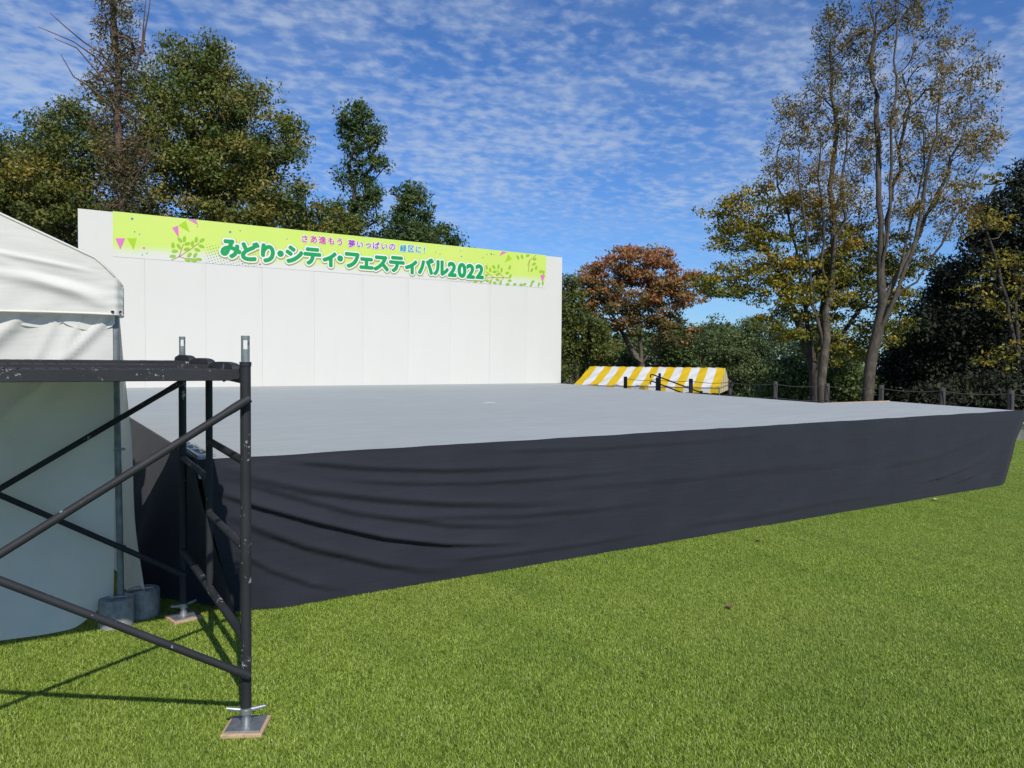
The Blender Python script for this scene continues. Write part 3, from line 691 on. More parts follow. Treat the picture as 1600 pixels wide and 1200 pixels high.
s = MB(); s.grid(lambda u, v: (RX + (u - .5) * 3.68, TY + 3.6, 1.78 + v * (roof_z(.425 - (1 - abs(2 * u - 1)) * (.425 - RX)) - 1.78)), 20, 4); s.build('rear_gable', M['tent'], tent)
# scalloped inner flap under the hem
def scal(u, v):
    x = .385 - u * 1.2; drop = .10 * (.55 + .45 * abs(math.sin(u * 15)) ** .6) * (1 - .45 * u)
    return (x, TY + .055 + .01 * math.sin(u * 28), 1.79 - v * drop)
s = MB(); s.grid(scal, 90, 6); s.build('scalloped_flap', M['tent'], tent)
# front curtain
def curt(u, v):
    x = .375 - u * 3.5; d = .375 - x
    bot = .035 + .10 * sstep(.22, -.02, d) + .004 * math.sin(d * 9)
    z = bot + v * (1.775 - bot)
    f = 0
    for k, (x0, sl_, A, w) in enumerate(((.05, .9, .030, .035), (.16, .55, .022, .025), (.28, .42, .016, .016), (.45, .95, .035, .05), (.8, .7, .03, .06), (1.2, .8, .03, .06))):
        c_ = x0 + (1.74 - z) * sl_ * (1 if z > 1.1 else 1 - (1.1 - z) * .3)
        f += A * math.exp(-((d - c_) / w) ** 2) * sstep(.9, 1.5, z)
    f += .030 * math.sin(d * 5 + 1 + z) * sstep(1.7, .6, z) + .012 * wob(x * 2.4, z * 2.1, 1)
    y = TY + .065 - f + .10 * sstep(.25, .0, d) * sstep(.9, .1, z)
    y += .05 * sstep(.35, .02, z) * math.exp(-d / .2)
    return (x, y, z)
s = MB(); s.grid(curt, 190, 90); s.build('front_curtain', M['curtain'], tent)
def sidec(u, v):
    y = TY + .14 + u * 3.3; z = .05 + .05 * (1 - sstep(0, .1, u)) + v * 1.72
    fl = .12 * (1 - v) ** .9 * math.exp(-u * 4) + .01 * math.sin(y * 9) * (1 - v) + .014 * math.sin(z * 6 + 1) * (1 - v)
    return (.412 + fl, y, z)
s = MB(); s.grid(sidec, 60, 50); s.build('side_curtain', M['curtain'], tent)
for X, Y in ((.392, TY + .095), (mirror(.392), TY + .095), (.392, TY + 3.5), (mirror(.392), TY + 3.5)):
    s = MB(); s.tube([(X + (.018 if X > 0 else 0), Y, .02), (X, Y, 1.42)], .0185, 12); s.tube([(X, Y, 1.44), (X - .004, Y, 1.84)], .021, 12)
    s.tube([(X, Y, 1.405), (X, Y, 1.45)], .0225, 12); s.build('pole', M['galv_dull'], tent)
for z in (1.02, .46):
    s = MB(); s.tube([(.41 + .026 * math.cos(a), TY + .095 + .026 * math.sin(a), z + .004 * math.sin(a * 2)) for a in [i * math.pi / 6 for i in range(13)]] + [(.385, TY + .05, z + .012), (.372, TY + .05, z + .002)], .003, 6); s.build('tie_ring', M['galv'], tent)
for a in (((.36, TY + .02, 1.80), (.372, TY - .012, 1.798)), ((.408, TY + .02, 1.80), (.41, TY - .005, 1.800))):
    s = MB(); s.tube(a, .0065, 8); s.build('eyelet', M['dark_hole'], tent)

def weight(x, y, rz, lab):
    n = 22; ro = .092; h = .162; pts = []
    for i in range(n + 1):
        a = R(24) + (2 * math.pi - R(48)) * i / n; pts.append((ro * math.cos(a), ro * math.sin(a)))
    pts += [(.02, -.026), (-.012, -.026), (-.024, 0), (-.012, .026), (.02, .026)]
    me_ = MB(); n2 = len(pts)
    b0 = .008
    ins = [(px * .94, py * .94) for px, py in pts]
    rings = [(pts, 0), (pts, h - b0), (ins, h)]
    vs_ = [(a, b_, z) for q, z in rings for a, b_ in q]
    fs = [tuple(range(2 * n2, 3 * n2))] + [(r * n2 + i, r * n2 + (i + 1) % n2, (r + 1) * n2 + (i + 1) % n2, (r + 1) * n2 + i) for r in range(2) for i in range(n2)]
    me_.add(vs_, fs)
    o = empty('tent_weight', (x, y, .004), lab, 'weight', 'weights at the foot of the tent pole')
    b1 = link('block', me_.mesh('block'), M['weight'], o, (x, y, .004)); b1.rotation_euler.z = R(rz)
    hm = MB(); hm.tube([(x - .05, y - .03, .164), (x - .05, y - .03, .177), (x + .0, y - .045, .181), (x + .05, y - .04, .177), (x + .05, y - .04, .164)], .005, 6)
    hm.build('handle', M['galv'], o)
weight(.385, 4.80, 95, 'round grey concrete tent weight clasping the foot of the tent pole')
weight(.535, 4.90, 200, 'round grey concrete tent weight right of the pole, next to the dark stage skirt')

# ------------------------------------------------------------------ kerb, rope fence, handrail
k = MB()
kp = [(17.0, -20), (17.0, 21.5)]
kerb = empty('kerb', (17.2, 6, 0), 'low pale concrete kerb along the edge of the lawn behind the stage', 'kerb')
bm_ = MB(); bm_.box((0, 0, 0), (.42, 1.985, .34), None, .015); bme = bm_.mesh('kerb_block'); bme.materials.append(M['kerbstone'])
for i in range(16):
    link('kerb_block', bme, None, kerb, (17.22, -6 + i * 2.0, .15))
cp = MB(); cp.box((17.22, 9, .335), (.46, 32, .03)); cp.build('coping', M['timber_edge'], kerb)
fence = empty('rope_fence', (17.9, 13, 0), 'row of brown fence posts strung with rope at the back edge of the lawn', 'fence')
PP = [(16.75, 5.85), (17.2, 7.51), (17.65, 9.13), (17.95, 10.8), (18.0, 12.36), (18.0, 14.01), (18.0, 15.66), (18.0, 17.3), (18.0, 18.85), (18.0, 20.5)]
PP = [(x + .45 if i == 0 else x + (.30 if i == 1 else 0), y * 1.0 if i > 1 else y + (.2 if i == 0 else .13)) for i, (x, y) in enumerate(PP)]
pmb = MB(); pmb.tube([(0, 0, -.3), (0, 0, .985), (0, 0, 1.0)], [.068, .066, .058], 12); pme2 = pmb.mesh('post'); pme2.materials.append(M['post'])
for x, y in PP:
    o = link('post', pme2, None, fence, (x, y, random.uniform(-.01, .01))); o.rotation_euler = (random.uniform(-.012, .012), random.uniform(-.012, .012), random.uniform(0, 6))
for z in (.93, .55):
    for (x0, y0), (x1, y1) in zip(PP, PP[1:]):
        s = MB(); s.tube([(x0 + (x1 - x0) * q - .055, y0 + (y1 - y0) * q, z - .05 * 4 * q * (1 - q)) for q in [i / 8 for i in range(9)]], .0095, 6); s.build('rope', M['rope'], fence)
hr = empty('handrail', (18.3, 18.3, 0), 'dark metal double handrail with hooked ends leading down beside the striped tent', 'handrail')
X = 18.32
for y, zt in ((19.09, 1.14), (17.15, .60)):
    s = MB(); s.tube([(X, y, -.6), (X, y, zt)], .045, 10); s.build('post', M['rail'], hr)
for dz in (0, -.24):
    a = (X - .06, 19.25, 1.06 + dz); b_ = (X - .06, 16.9, .50 + dz)
    pts = [(X - .06, 19.46, .98 + dz), (X - .06, 19.50, 1.04 + dz), (X - .06, 19.45, 1.09 + dz), (X - .06, 19.36, 1.085 + dz)]
    s = MB(); s.tube(pts + [b_], .024, 8); s.build('rail', M['rail'], hr)

# ------------------------------------------------------------------ striped tent below the lawn
stt = empty('striped_tent', (26, 26, -1.75), 'yellow and white striped canvas tent beyond the rope fence', 'tent')
NR, NL, FR = np.array([25.65, 22.95]), np.array([21.6, 28.3]), np.array([30.5, 26.6])
FL = NL + (FR - NR)
EZ, RZ = .42, 1.27
def rt(u, s_):                              # u along the ridge from right to left, s_ 0 near eave .. .5 ridge .. 1 far eave
    p = NR + (NL - NR) * u + (FR - NR) * s_
    z = EZ + (RZ - EZ) * (1 - abs(2 * s_ - 1)) - .04 * math.sin(math.pi * min(1, (1 - abs(2 * s_ - 1)))) * (1 + .4 * math.sin(u * 40)) + .026 * wob(u * 22, s_ * 9, 4)
    return (p[0], p[1], z)
NS = 17
for k in range(NS):
    u0, u1 = k / NS, (k + 1) / NS; mt_ = 'yellow' if k % 2 == 0 else 'cream'
    s = MB(); s.grid(lambda a, b_: rt(u0 + (u1 - u0) * a, b_), 4, 28)
    for ss in (0, 1):
        s.grid(lambda a, b_: (rt(u0 + (u1 - u0) * a, ss)[0], rt(u0 + (u1 - u0) * a, ss)[1], EZ - .28 * b_ + (.03 * math.sin(a * math.pi) if b_ == 1 else 0)), 4, 3)
    s.build('roof_stripe', M[mt_], stt)
for uu in (0, 1):
    NG = 10
    for k in range(NG):
        s0, s1 = k / NG, (k + 1) / NG
        s = MB(); s.grid(lambda a, b_: (lambda p: (p[0], p[1], EZ - .28 + (p[2] - EZ + .28) * b_))(rt(uu, s0 + (s1 - s0) * a)), 4, 6)
        s.build('gable_stripe', M['cream' if k % 2 == 0 else 'yellow'], stt)
for q in (NR, NL, FR, FL, (NR + NL) / 2, (FR + FL) / 2):
    s = MB(); s.tube([(q[0], q[1], -1.85), (q[0], q[1], EZ)], .025, 8); s.build('pole', M['galv'], stt)
for a, b_ in ((NR, NL), (FR, FL), (NR, FR), (NL, FL)):
    s = MB(); s.tube([(a[0], a[1], EZ - .03), (b_[0], b_[1], EZ - .03)], .02, 8); s.build('eave_bar', M['galv'], stt)

# ------------------------------------------------------------------ trees
def make_tree(name, label, group, stems, lobes, ntips, leaves, leaf_s, clump, leaf_mat, bark_mat, r0=.010, rpow=.48,
              up=0.0, seed=1, tint=(0, 1), flat=.75, extra=None, shell=.35, rmax=None, leafmid=0, zbase=None, cat='tree', smin=.45, aspect=.5, bare=0.0, tz=0.0, wig=0.03):
    """stems: list of polylines (world points) from the ground up; lobes: (centre, radii) ellipsoids holding the crown."""
    g_ = np.random.default_rng(seed)
    nodes = []; par = []
    for st in stems:
        st = [np.array(p, float) for p in st]; last = -1
        for a, b_ in zip(st, st[1:]):
            n = max(1, int(np.linalg.norm(b_ - a) / .45))
            for i in range(n + (1 if b_ is st[-1] else 0)):
                p = a + (b_ - a) * i / n
                hit = [k for k, q in enumerate(nodes) if abs(q[2] - p[2]) < .02 and np.linalg.norm(p - q) < .02]
                if hit: last = hit[0]; continue
                if last < 0 and nodes:
                    k = int(np.argmin([np.linalg.norm(p - q) for q in nodes]))
                    if np.linalg.norm(p - nodes[k]) < .6: last = k; continue
                nodes.append(p); par.append(last); last = len(nodes) - 1
    nstem = len(nodes)
    if wig:
        for k in range(3, nstem): nodes[k] = nodes[k] + g_.normal(size=3) * wig
    # crown targets
    wts = np.array([l[1][0] * l[1][1] * l[1][2] for l in lobes]) ** .8; wts /= wts.sum()
    tips = []
    for c_, rad in [lobes[i] for i in g_.choice(len(lobes), ntips, p=wts)]:
        d_ = g_.normal(size=3); d_ /= np.linalg.norm(d_); rr = g_.uniform(shell ** 3, 1) ** (1 / 3)
        tips.append(np.array(c_) + d_ * rr * np.array(rad))
    base = np.array(stems[0][-1])
    tips.sort(key=lambda p: np.linalg.norm(p - base))
    N = nstem + ntips * 40; P = np.zeros((N, 3)); P[:nstem] = nodes; cnt = nstem
    tipidx = []; mids = []
    for tp in tips:
        dv = tp - P[:cnt]; dist = np.linalg.norm(dv, axis=1)
        hor = np.linalg.norm(dv[:, :2], axis=1); cost = dist + up * np.maximum(0, hor * 1.2 - dv[:, 2]) + np.where(dv[:, 2] < -.2, dist * .8, 0)
        j = int(np.argmin(cost)); a = P[j]; L = dist[j]; n = max(2, int(L / .38)); last = j
        bend = g_.normal(size=3) * L * .06 + np.array([0, 0, -.10 * L if up == 0 else -.06 * L]) * (1 if up == 0 else 1)
        if cnt + n + 1 > N: break
        for i in range(1, n + 1):
            q = i / n; p = a + (tp - a) * q + bend * math.sin(math.pi * q) + g_.normal(size=3) * .02 * L * (q < 1)
            P[cnt] = p; par.append(last); last = cnt; cnt += 1
            if q > .45: mids.append(last)
        tipidx.append(last)
    par_ = np.array(par); w = np.zeros(cnt); w[tipidx] = 1
    for i in range(cnt - 1, 0, -1):
        if par_[i] >= 0 and par_[i] < i: w[par_[i]] += w[i]
    rad = r0 * np.maximum(w, 1) ** rpow
    for i in range(1, cnt):                     # taper stems towards their tops
        pass
    if rmax: rad = np.minimum(rad, rmax)
    # branches
    ns = 7; V = []; F = []; ring = {}
    main = {}
    for i in range(cnt):
        p_ = par_[i]
        if p_ >= 0 and (p_ not in main or w[i] > w[main[p_]]): main[p_] = i
    def mkring(c_, d_, r_):
        a = np.cross(d_, [0, 0, 1] if abs(d_[2]) < .9 else [0, 1, 0]); a /= np.linalg.norm(a); b_ = np.cross(d_, a)
        s0 = len(V)
        for k in range(ns): th = 2 * math.pi * k / ns; V.append(c_ + (a * math.cos(th) + b_ * math.sin(th)) * r_)
        return s0
    for i in range(cnt):
        p_ = par_[i]
        if p_ < 0:
            ring[i] = mkring(P[i], np.array([0, 0, 1.0]), rad[i] * 1.25); continue
        d_ = P[i] - P[p_]; n_ = np.linalg.norm(d_)
        if n_ < 1e-5: ring[i] = ring.get(p_, 0); continue
        d_ /= n_
        s1 = mkring(P[i], d_, rad[i]); ring[i] = s1
        s0 = ring[p_] if main.get(p_) == i and p_ in ring else mkring(P[p_], d_, rad[i] * 1.1)
        for k in range(ns): F.append((s0 + k, s0 + (k + 1) % ns, s1 + (k + 1) % ns, s1 + k))
    basep = stems[0][0]
    root = empty(name, tuple(basep), label, cat, group)
    tm = MB(); tm.add(V, F, True)
    if extra:
        for pts, ra, rb in extra:
            k = len(pts); tm.tube([tuple(p) for p in pts], [ra + (rb - ra) * i / (k - 1) for i in range(k)], 6)
    tm.build('trunk', bark_mat, root)
    # leaves
    src = [P[i] for i in tipidx if g_.uniform() >= bare]
    if leafmid and mids: src += [P[i] for i in g_.choice(mids, min(len(mids), int(leafmid * len(tipidx))), replace=False)]
    src = np.array(src); nc = len(src); per = leaves
    ct = g_.uniform(0, 1, nc); C = np.repeat(src, per, 0); n = len(C)
    off = g_.normal(size=(n, 3)); off /= np.maximum(1e-6, np.linalg.norm(off, axis=1))[:, None]
    cs = np.repeat(clump * g_.uniform(.6, 1.3, nc), per)
    off *= (cs * g_.uniform(0, 1, n) ** .5)[:, None]; off[:, 2] *= flat
    C = C + off
    td = g_.normal(size=(n, 3)); td[:, 2] -= .3; td /= np.linalg.norm(td, axis=1)[:, None]
    nn = g_.normal(size=(n, 3)) * .55 + off / np.maximum(cs, 1e-6)[:, None] * 1.1; nn[:, 2] += .45
    sd = np.cross(td, nn); sd /= np.maximum(1e-6, np.linalg.norm(sd, axis=1))[:, None]
    nr = np.cross(sd, td)
    s_ = leaf_s * g_.uniform(smin, 1.15, n)[:, None]
    A = C - td * s_; B = C + sd * s_ * aspect + nr * s_ * .15; Cc = C + td * s_; D = C - sd * s_ * aspect + nr * s_ * .15
    Vv = np.stack([A, B, Cc, D], 1).reshape(-1, 3)
    me = bpy.data.meshes.new('crown'); me.vertices.add(4 * n); me.vertices.foreach_set('co', Vv.astype(np.float32).ravel())
    k = np.arange(n) * 4; lp = np.stack([k, k + 1, k + 2, k + 3], 1)
    me.loops.add(4 * n); me.loops.foreach_set('vertex_index', lp.astype(np.int32).ravel())
    me.polygons.add(n); me.polygons.foreach_set('loop_start', k.astype(np.int32)); me.update(calc_edges=True)
    tv = np.clip(tint[0] + (tint[1] - tint[0]) * (np.repeat(ct, per) * .6 + g_.uniform(0, 1, n) * .4), 0, 1)
    zn = (C[:, 2] - C[:, 2].min()) / (np.ptp(C[:, 2]) + 1e-6); tv = np.clip(tv + tz * (zn - .5), 0, 1)
    at_ = me.attributes.new('tint', 'FLOAT', 'FACE'); at_.data.foreach_set('value', tv.astype(np.float32))
    co = link('crown', me, leaf_mat, root); return root
def lobe(x, y, rx, ry, d_, dz=0, k=.9):
    s_ = d_ / FPX; return (at(x, y, d_ + dz), (max(rx, ry * .8) * s_ * k if False else rx * s_, rx * s_ * k, ry * s_))
def lobes(d_, *ls):
    return [lobe(l[0], l[1], l[2], l[3], d_, l[4] if len(l) > 4 else 0) for l in ls]
def gz(p): return np.array([p[0], p[1], ground_z(p[0], p[1]) - .05])
def stem(d_, *pts):
    """polyline given in photo pixels at depth d_; the first point is dropped to the ground"""
    out = [at(x, y, d_) for x, y in pts]; return [gz(out[0])] + out[0 if out[0][2] > ground_z(*out[0][:2]) + .3 else 1:]

# left of the stage, behind the white wall
make_tree('broadleaf_tree', 'big rounded olive green broadleaf tree behind the left half of the white wall', None,
    [stem(27, (335, 540), (335, 430), (332, 340))],
    lobes(27, (315, 195, 95, 110), (385, 225, 80, 95), (262, 170, 62, 80), (430, 285, 50, 65), (330, 105, 50, 48), (300, 300, 110, 80), (400, 330, 75, 60), (270, 85, 30, 40)),
    310, 180, .080, .66, M['lf_olive'], M['bark_dark'], r0=.016, seed=3, shell=.2, leafmid=.3)
make_tree('broadleaf_tree', 'spreading dark green tree with yellow patches at the left edge of the photograph', None,
    [stem(25, (90, 560), (92, 440), (95, 360))],
    lobes(25, (60, 270, 80, 62), (130, 240, 70, 75), (25, 330, 75, 60), (115, 340, 90, 62), (165, 190, 42, 55), (-60, 300, 80, 70), (-50, 370, 80, 60)),
    240, 175, .080, .64, M['lf_yellowing'], M['bark_dark'], r0=.016, seed=5, shell=.2, tint=(-.05, .85), leafmid=.3)
make_tree('evergreen_tree', 'dark evergreen tree peeking out at the far left behind the yellowing tree', None,
    [stem(31, (55, 560), (58, 400), (60, 300))],
    lobes(31, (65, 215, 45, 45), (25, 270, 60, 55), (110, 200, 40, 35), (-30, 260, 60, 60), (60, 330, 110, 70)), 190, 90, .09, .6, M['lf_dark'], M['bark_dark'], seed=6, shell=.2)
ex = []
for pts in ([(182, 110), (160, 85), (130, 65), (100, 40), (78, 20)], [(180, 125), (150, 90), (115, 65), (60, 42)], [(182, 160), (150, 110), (120, 75), (85, 60)],
            [(178, 170), (140, 135), (115, 120), (95, 85)], [(200, 300), (222, 260), (232, 230), (234, 195)], [(205, 275), (230, 255), (240, 242)],
            [(222, 85), (226, 50), (232, 20), (236, -10)], [(212, 110), (222, 70), (225, 30), (228, 0)]):
    ex.append(([at(x, y, 22 - .012 * abs(190 - x)) for x, y in pts], .032, .008))
make_tree('dying_conifer', 'tall ragged conifer with thin browning foliage and bare side branches at top left', None,
    [stem(22, (196, 600), (195, 420), (190, 300), (183, 150), (178, 20), (172, -80))],
    lobes(22, (183, 40, 34, 70), (180, 130, 38, 60), (190, 220, 42, 70), (192, 300, 40, 60), (172, -40, 30, 60)) + lobes(22, (205, 60, 20, 60)), 250, 38, .075, .34, M['lf_brown'], M['bark_red'], r0=.011, seed=8, flat=1.5, extra=ex, shell=.1, rmax=.10, aspect=.3)
make_tree('slender_tree', 'slender column shaped tree standing alone above the middle of the white wall', None,
    [stem(30, (548, 560), (548, 420), (550, 340))],
    lobes(30, (552, 190, 26, 32), (578, 205, 20, 30), (560, 240, 34, 40), (590, 262, 24, 36), (545, 290, 26, 45), (580, 320, 30, 35), (555, 350, 40, 40)),
    110, 85, .080, .40, M['lf_dark'], M['bark_dark'], r0=.014, seed=11, up=.8, shell=.1, tint=(.1, .95), leafmid=.2)
make_tree('small_tree', 'small round topped dark tree right of the slender column tree, above the wall', None,
    [stem(31, (640, 560), (640, 430), (638, 390))],
    lobes(31, (640, 308, 26, 24), (625, 335, 26, 22), (655, 335, 20, 24), (640, 370, 45, 28)), 95, 75, .085, .42, M['lf_dark'], M['bark_dark'], seed=12, shell=.1, leafmid=.2)
make_tree('low_tree', 'low bushy dark tree showing just above the wall left of the column tree', None,
    [stem(29, (500, 560), (500, 450), (500, 400))], lobes(29, (495, 350, 45, 38), (525, 365, 45, 38), (465, 375, 40, 40)), 110, 85, .085, .5, M['lf_olive'], M['bark_dark'], seed=13, shell=.1, leafmid=.2)
make_tree('low_tree', 'low bushy dark tree whose crown dips behind the right half of the banner', None,
    [stem(33, (690, 560), (690, 450), (690, 420))], lobes(33, (690, 375, 34, 22), (660, 392, 45, 30), (715, 400, 30, 22), (610, 385, 50, 34), (740, 430, 50, 30)), 130, 80, .09, .5, M['lf_dark'], M['bark_dark'], seed=14, shell=.1, leafmid=.2)

# behind the striped tent
D = 44
make_tree('russet_tree', 'russet red autumn tree with fanned bare lower limbs behind the striped tent', None,
    [stem(D, (1000, 600), (1002, 570), (975, 525), (955, 490)), stem(D, (1000, 600), (1002, 570), (1000, 520), (998, 470)), stem(D, (1000, 600), (1002, 570), (1030, 530), (1045, 490)), stem(D, (1000, 600), (1002, 570), (985, 530), (975, 480))],
    lobes(D, (1075, 450, 36, 30), (905, 480, 34, 26), (1060, 530, 45, 24), (935, 525, 40, 22), (1000, 408, 55, 22), (945, 425, 42, 24), (1040, 432, 45, 32), (915, 452, 40, 22), (985, 455, 70, 34), (950, 490, 50, 30), (1050, 480, 42, 34), (1005, 500, 55, 25), (1020, 392, 25, 12)),
    400, 60, .125, .62, M['lf_red'], M['bark'], r0=.0075, rpow=.56, rmax=.22, tz=.75, seed=21, shell=.15, flat=.45, leafmid=.15)
make_tree('olive_tree', 'dark olive tree half hidden by the right end of the white wall', None,
    [stem(42, (903, 610), (902, 575), (895, 540))], lobes(42, (885, 500, 40, 50), (915, 520, 38, 40), (872, 555, 40, 45), (935, 550, 38, 30), (890, 455, 22, 22)), 190, 75, .115, .62, M['lf_yellowing'], M['bark_dark'], seed=22, shell=.1, tint=(0, .6), leafmid=.2)
make_tree('green_bush', 'broad dark green thicket under the russet tree behind the striped tent', None,
    [stem(50, (1060, 600), (1060, 570))], lobes(50, (1060, 545, 55, 35), (960, 575, 60, 28), (1110, 540, 45, 40)), 190, 80, .14, .7, M['lf_dark'], M['bark_dark'], seed=23, shell=.1, cat='bush', leafmid=.2)
make_tree('grey_green_bush', 'large grey green bush right of the striped tent', None,
    [stem(42, (1165, 640), (1165, 590))], lobes(42, (1150, 560, 48, 48), (1195, 535, 45, 42), (1180, 595, 60, 40), (1120, 590, 35, 40), (1110, 535, 30, 28)), 300, 120, .085, .62, M['lf_bush'], M['bark_dark'], seed=24, shell=.3, cat='bush', leafmid=.2)
make_tree('green_bush', 'leafy green bush at the foot of the yellow leaved tree', None,
    [stem(25, (1235, 650), (1235, 615))], lobes(25, (1238, 590, 30, 40), (1225, 615, 40, 30), (1320, 605, 45, 32), (1300, 570, 40, 36)), 150, 80, .075, .42, M['lf_dark'], M['bark_dark'], seed=25, shell=.2, tint=(.2, 1), cat='bush', leafmid=.2)

# right of the stage, along the rope fence
make_tree('maple_tree', 'yellow green autumn maple with several stems behind the fence', None,
    [stem(21.5, (1278, 640), (1276, 590), (1255, 520), (1225, 440), (1195, 380)), stem(21.5, (1278, 640), (1276, 590), (1285, 520), (1290, 430), (1300, 360)), stem(21.5, (1278, 640), (1276, 590), (1262, 510), (1250, 430), (1240, 350)), stem(21.5, (1278, 640), (1276, 590), (1310, 530), (1345, 480), (1385, 440))],
    lobes(21.5, (1180, 330, 55, 48), (1150, 370, 45, 36), (1200, 420, 75, 60), (1130, 440, 55, 34), (1260, 450, 75, 55), (1330, 470, 70, 50), (1260, 390, 50, 50), (1230, 510, 60, 30), (1390, 520, 55, 24), (1400, 450, 38, 34), (1310, 400, 55, 50), (1290, 540, 50, 30), (1120, 320, 30, 22), (1340, 540, 45, 26), (1360, 380, 50, 40), (1410, 400, 40, 36), (1250, 320, 40, 34), (1320, 440, 60, 40)),
    520, 62, .060, .42, M['lf_maple'], M['bark_dark'], r0=.0060, rpow=.56, seed=31, shell=.1, flat=.4, leafmid=.25, rmax=.2, tz=.15)
def limb(d_, dd, *pts):
    """a limb in photo pixels that starts on the trunk and drifts dd metres in depth"""
    n = len(pts) - 1; return [at(x, y, d_ + dd * i / n) for i, (x, y) in enumerate(pts)]
make_tree('tall_sparse_tree', 'tall thin leaved tree with upright grey limbs, its thick trunk leaning behind the fence', None,
    [stem(20.3, (1355, 640), (1358, 590), (1368, 520), (1378, 470), (1375, 400), (1374, 320), (1371, 230), (1368, 120), (1362, 10)),
     limb(20.3, -.6, (1377, 450), (1386, 380), (1390, 290), (1394, 190), (1402, 60), (1406, -60)), limb(20.3, 1.0, (1375, 400), (1388, 340), (1404, 260), (1418, 160), (1432, 20)),
     limb(20.3, -.9, (1368, 520), (1390, 480), (1416, 420), (1436, 340), (1456, 240), (1474, 130), (1484, 40)), limb(20.3, .7, (1378, 470), (1404, 430), (1432, 370), (1470, 290), (1506, 200), (1535, 110)),
     limb(20.3, -1.3, (1390, 480), (1430, 440), (1470, 380), (1512, 310), (1545, 240), (1568, 180)), limb(20.3, 1.2, (1374, 320), (1362, 260), (1354, 180), (1350, 90)), limb(20.3, 1.4, (1404, 430), (1424, 350), (1440, 260), (1452, 150), (1456, 60))],
    lobes(20.3, (1368, 50, 30, 80), (1410, 20, 36, 90), (1450, 40, 36, 90), (1490, 110, 46, 70), (1535, 130, 32, 55), (1505, 215, 55, 60), (1440, 190, 55, 100), (1385, 200, 36, 110), (1400, -70, 70, 50), (1550, 215, 28, 45), (1475, 320, 55, 60), (1410, 320, 40, 50)),
    900, 36, .050, .25, M['lf_sparse'], M['bark_mid'], r0=.0031, rpow=.57, seed=32, up=2.2, shell=.05, flat=1.1, rmax=.16, leafmid=.06, aspect=.42, bare=.36, tz=-.2, wig=.05)
make_tree('tall_sparse_tree', 'tall thin leaved tree with a cluster of upright stems, left of the leaning trunk', None,
    [stem(20.8, (1285, 640), (1284, 590), (1288, 530), (1294, 460), (1300, 350), (1303, 200), (1300, 40)),
     limb(20.8, -.8, (1286, 560), (1276, 500), (1266, 420), (1256, 330), (1246, 240), (1240, 150)), limb(20.8, .9, (1276, 500), (1256, 430), (1234, 350), (1212, 260)),
     limb(20.8, -.4, (1294, 460), (1306, 400), (1318, 310), (1325, 200), (1330, 70)), limb(20.8, 1.2, (1288, 530), (1308, 470), (1334, 390), (1348, 290), (1350, 150)), limb(20.8, -1.1, (1294, 460), (1286, 380), (1280, 280), (1276, 190), (1274, 100))],
    lobes(20.8, (1300, 70, 30, 65), (1280, 180, 45, 75), (1340, 110, 26, 70), (1335, 230, 35, 80), (1232, 190, 30, 45), (1238, 270, 40, 60), (1290, 310, 55, 60), (1312, 15, 18, 30), (1212, 250, 20, 40), (1330, 340, 40, 50)),
    640, 38, .050, .25, M['lf_sparse'], M['bark_mid'], r0=.0031, rpow=.57, seed=33, up=2.2, shell=.05, flat=1.1, tint=(0, .95), rmax=.2, leafmid=.08, aspect=.42, bare=.32, tz=-.3, wig=.05)
make_tree('shade_toned_evergreen', 'huge dark evergreen with shade painted into its leaf colour, filling the right edge of the photograph', None,
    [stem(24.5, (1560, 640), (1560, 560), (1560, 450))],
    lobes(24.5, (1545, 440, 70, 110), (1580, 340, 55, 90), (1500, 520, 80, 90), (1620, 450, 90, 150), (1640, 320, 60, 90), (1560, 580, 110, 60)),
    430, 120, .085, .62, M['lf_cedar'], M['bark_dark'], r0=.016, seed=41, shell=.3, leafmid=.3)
make_tree('shade_toned_evergreen', 'dark evergreen thicket with shade painted into its leaf colour, behind the leaning grey trunk', None,
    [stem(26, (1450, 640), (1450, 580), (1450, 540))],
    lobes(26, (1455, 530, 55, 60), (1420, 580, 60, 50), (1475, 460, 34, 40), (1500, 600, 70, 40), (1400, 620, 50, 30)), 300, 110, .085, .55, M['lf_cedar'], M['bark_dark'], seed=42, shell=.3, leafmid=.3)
make_tree('yellow_leaved_tree', 'thin tree with loose yellow and orange leaf sprays in front of the dark evergreen', None,
    [stem(22.5, (1590, 650), (1592, 560), (1585, 470)), stem(22.5, (1590, 650), (1592, 560), (1560, 420), (1530, 330))],
    lobes(22.5, (1560, 410, 50, 26), (1530, 465, 45, 22), (1590, 500, 45, 30), (1520, 285, 40, 14), (1555, 340, 40, 24), (1600, 440, 40, 40), (1575, 560, 50, 30)),
    110, 22, .070, .42, M['lf_maple'], M['bark_dark'], r0=.009, seed=43, shell=.05, flat=.35, tint=(.15, 1), rmax=.08)
make_tree('green_shrub', 'low shrub bank with shade painted into its dark leaves, behind the fence at the right edge', None,
    [stem(19.5, (1640, 650), (1640, 630))], lobes(19.5, (1640, 600, 60, 50), (1560, 615, 60, 30), (1480, 625, 60, 22)), 170, 90, .075, .42, M['lf_cedar'], M['bark_dark'], seed=44, shell=.2, tint=(.2, 1), cat='shrub')

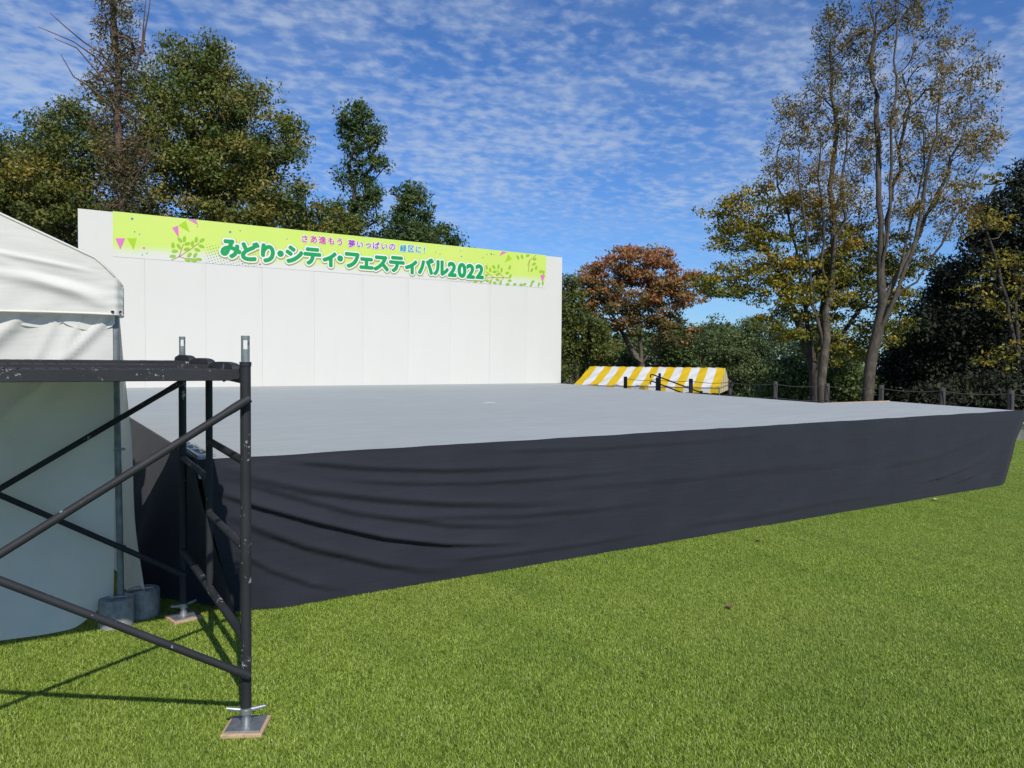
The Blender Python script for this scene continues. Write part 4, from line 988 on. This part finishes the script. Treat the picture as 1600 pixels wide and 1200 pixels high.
# far wood closing the view
def far_wood(name, label, d_, segs, n, leaf_s, mat, seed):
    g_ = np.random.default_rng(seed); C = []; T = []
    for x0, x1, y0, y1 in segs:
        m_ = int(n * (x1 - x0) / sum(q[1] - q[0] for q in segs))
        nb = max(4, int((x1 - x0) / 16))
        for _ in range(nb):
            x = g_.uniform(x0, x1); top = g_.uniform(y0 - 6, y0 + 14); r_ = g_.uniform(18, 34); dd = d_ + g_.uniform(-4, 6)
            c_ = at(x, top + r_, dd); k = m_ // nb
            o_ = g_.normal(size=(k, 3)); o_ /= np.linalg.norm(o_, axis=1)[:, None]; o_[:, 2] = o_[:, 2] * .9
            lob = 1 + .25 * np.sin(o_[:, 0] * 7 + x) * np.sin(o_[:, 2] * 6 + top)
            p = c_ + o_ * (r_ * dd / FPX) * (lob * g_.uniform(.7, 1.05, k))[:, None]
            low = g_.uniform(0, 1, k) < .45
            p[low, 2] = g_.uniform(-2.0, c_[2], low.sum())
            C.append(p); T.append(np.full(k, g_.uniform(0, .6)) + g_.uniform(0, .4, k))
    C = np.concatenate(C); T = np.concatenate(T); n = len(C)
    td = g_.normal(size=(n, 3)); td /= np.linalg.norm(td, axis=1)[:, None]; nn = g_.normal(size=(n, 3)); nn[:, 2] += .6
    sd = np.cross(td, nn); sd /= np.linalg.norm(sd, axis=1)[:, None]; s_ = leaf_s * g_.uniform(.5, 1.2, n)[:, None]
    V = np.stack([C - td * s_, C + sd * s_ * .5, C + td * s_, C - sd * s_ * .5], 1).reshape(-1, 3)
    me = bpy.data.meshes.new(name); me.vertices.add(4 * n); me.vertices.foreach_set('co', V.astype(np.float32).ravel()); k = np.arange(n) * 4
    me.loops.add(4 * n); me.loops.foreach_set('vertex_index', np.stack([k, k + 1, k + 2, k + 3], 1).astype(np.int32).ravel())
    me.polygons.add(n); me.polygons.foreach_set('loop_start', k.astype(np.int32)); me.update(calc_edges=True)
    a_ = me.attributes.new('tint', 'FLOAT', 'FACE'); a_.data.foreach_set('value', T.astype(np.float32))
    o = link(name, me, mat); meta(o, label, 'woodland', kind='stuff')
far_wood('far_woodland', 'distant green woodland on the slope below the lawn', 62, [(860, 1000, 520, 600), (1000, 1300, 508, 600), (1300, 1700, 520, 600)], 60000, .20, M['lf_bush'], 51)
far_wood('far_woodland', 'distant dark woodland behind the white wall', 48, [(-150, 860, 400, 600)], 50000, .17, M['lf_dark'], 52)

# ------------------------------------------------------------------ fallen leaves on the turf
for (x, y, rz, L, lab) in ((3.65, 3.15, 40, .055, 'curled brown fallen leaf on the turf in front of the middle of the stage'), (5.20, 4.20, 110, .05, 'small dark fallen leaf on the turf close to the stage skirt'),
                          (8.55, 4.47, 20, .06, 'pale dry fallen leaf at the hem of the stage skirt towards its right end')):
    s = MB(); n = 6
    def lf(u, v, L=L):
        a = u * 2 - 1; w_ = (1 - a * a) ** .8 * .36; b_ = (v * 2 - 1) * w_
        return (a * L / 2, b_ * L, .004 + .22 * L * abs(v * 2 - 1) * w_ / .36 + .10 * L * a * a)
    s.grid(lf, 8, 4)
    o = s.build('fallen_leaf', M['dry_leaf'] if 'pale' not in lab else M['dry_leaf_pale'], None, lab, 'leaf', 'fallen leaves on the turf')
    o.location = (x, y, .016); o.rotation_euler = (.15, -.1, R(rz))

s = MB(); s.box((0, 0, 0), (.16, .04, .003), None, .001)
o = s.build('tape_strip', P_['white'], None, 'short strip of white tape stuck on the carpet in the middle of the stage', 'tape'); o.location = (5.21, 8.70, SH + .0025); o.rotation_euler.z = R(-25)
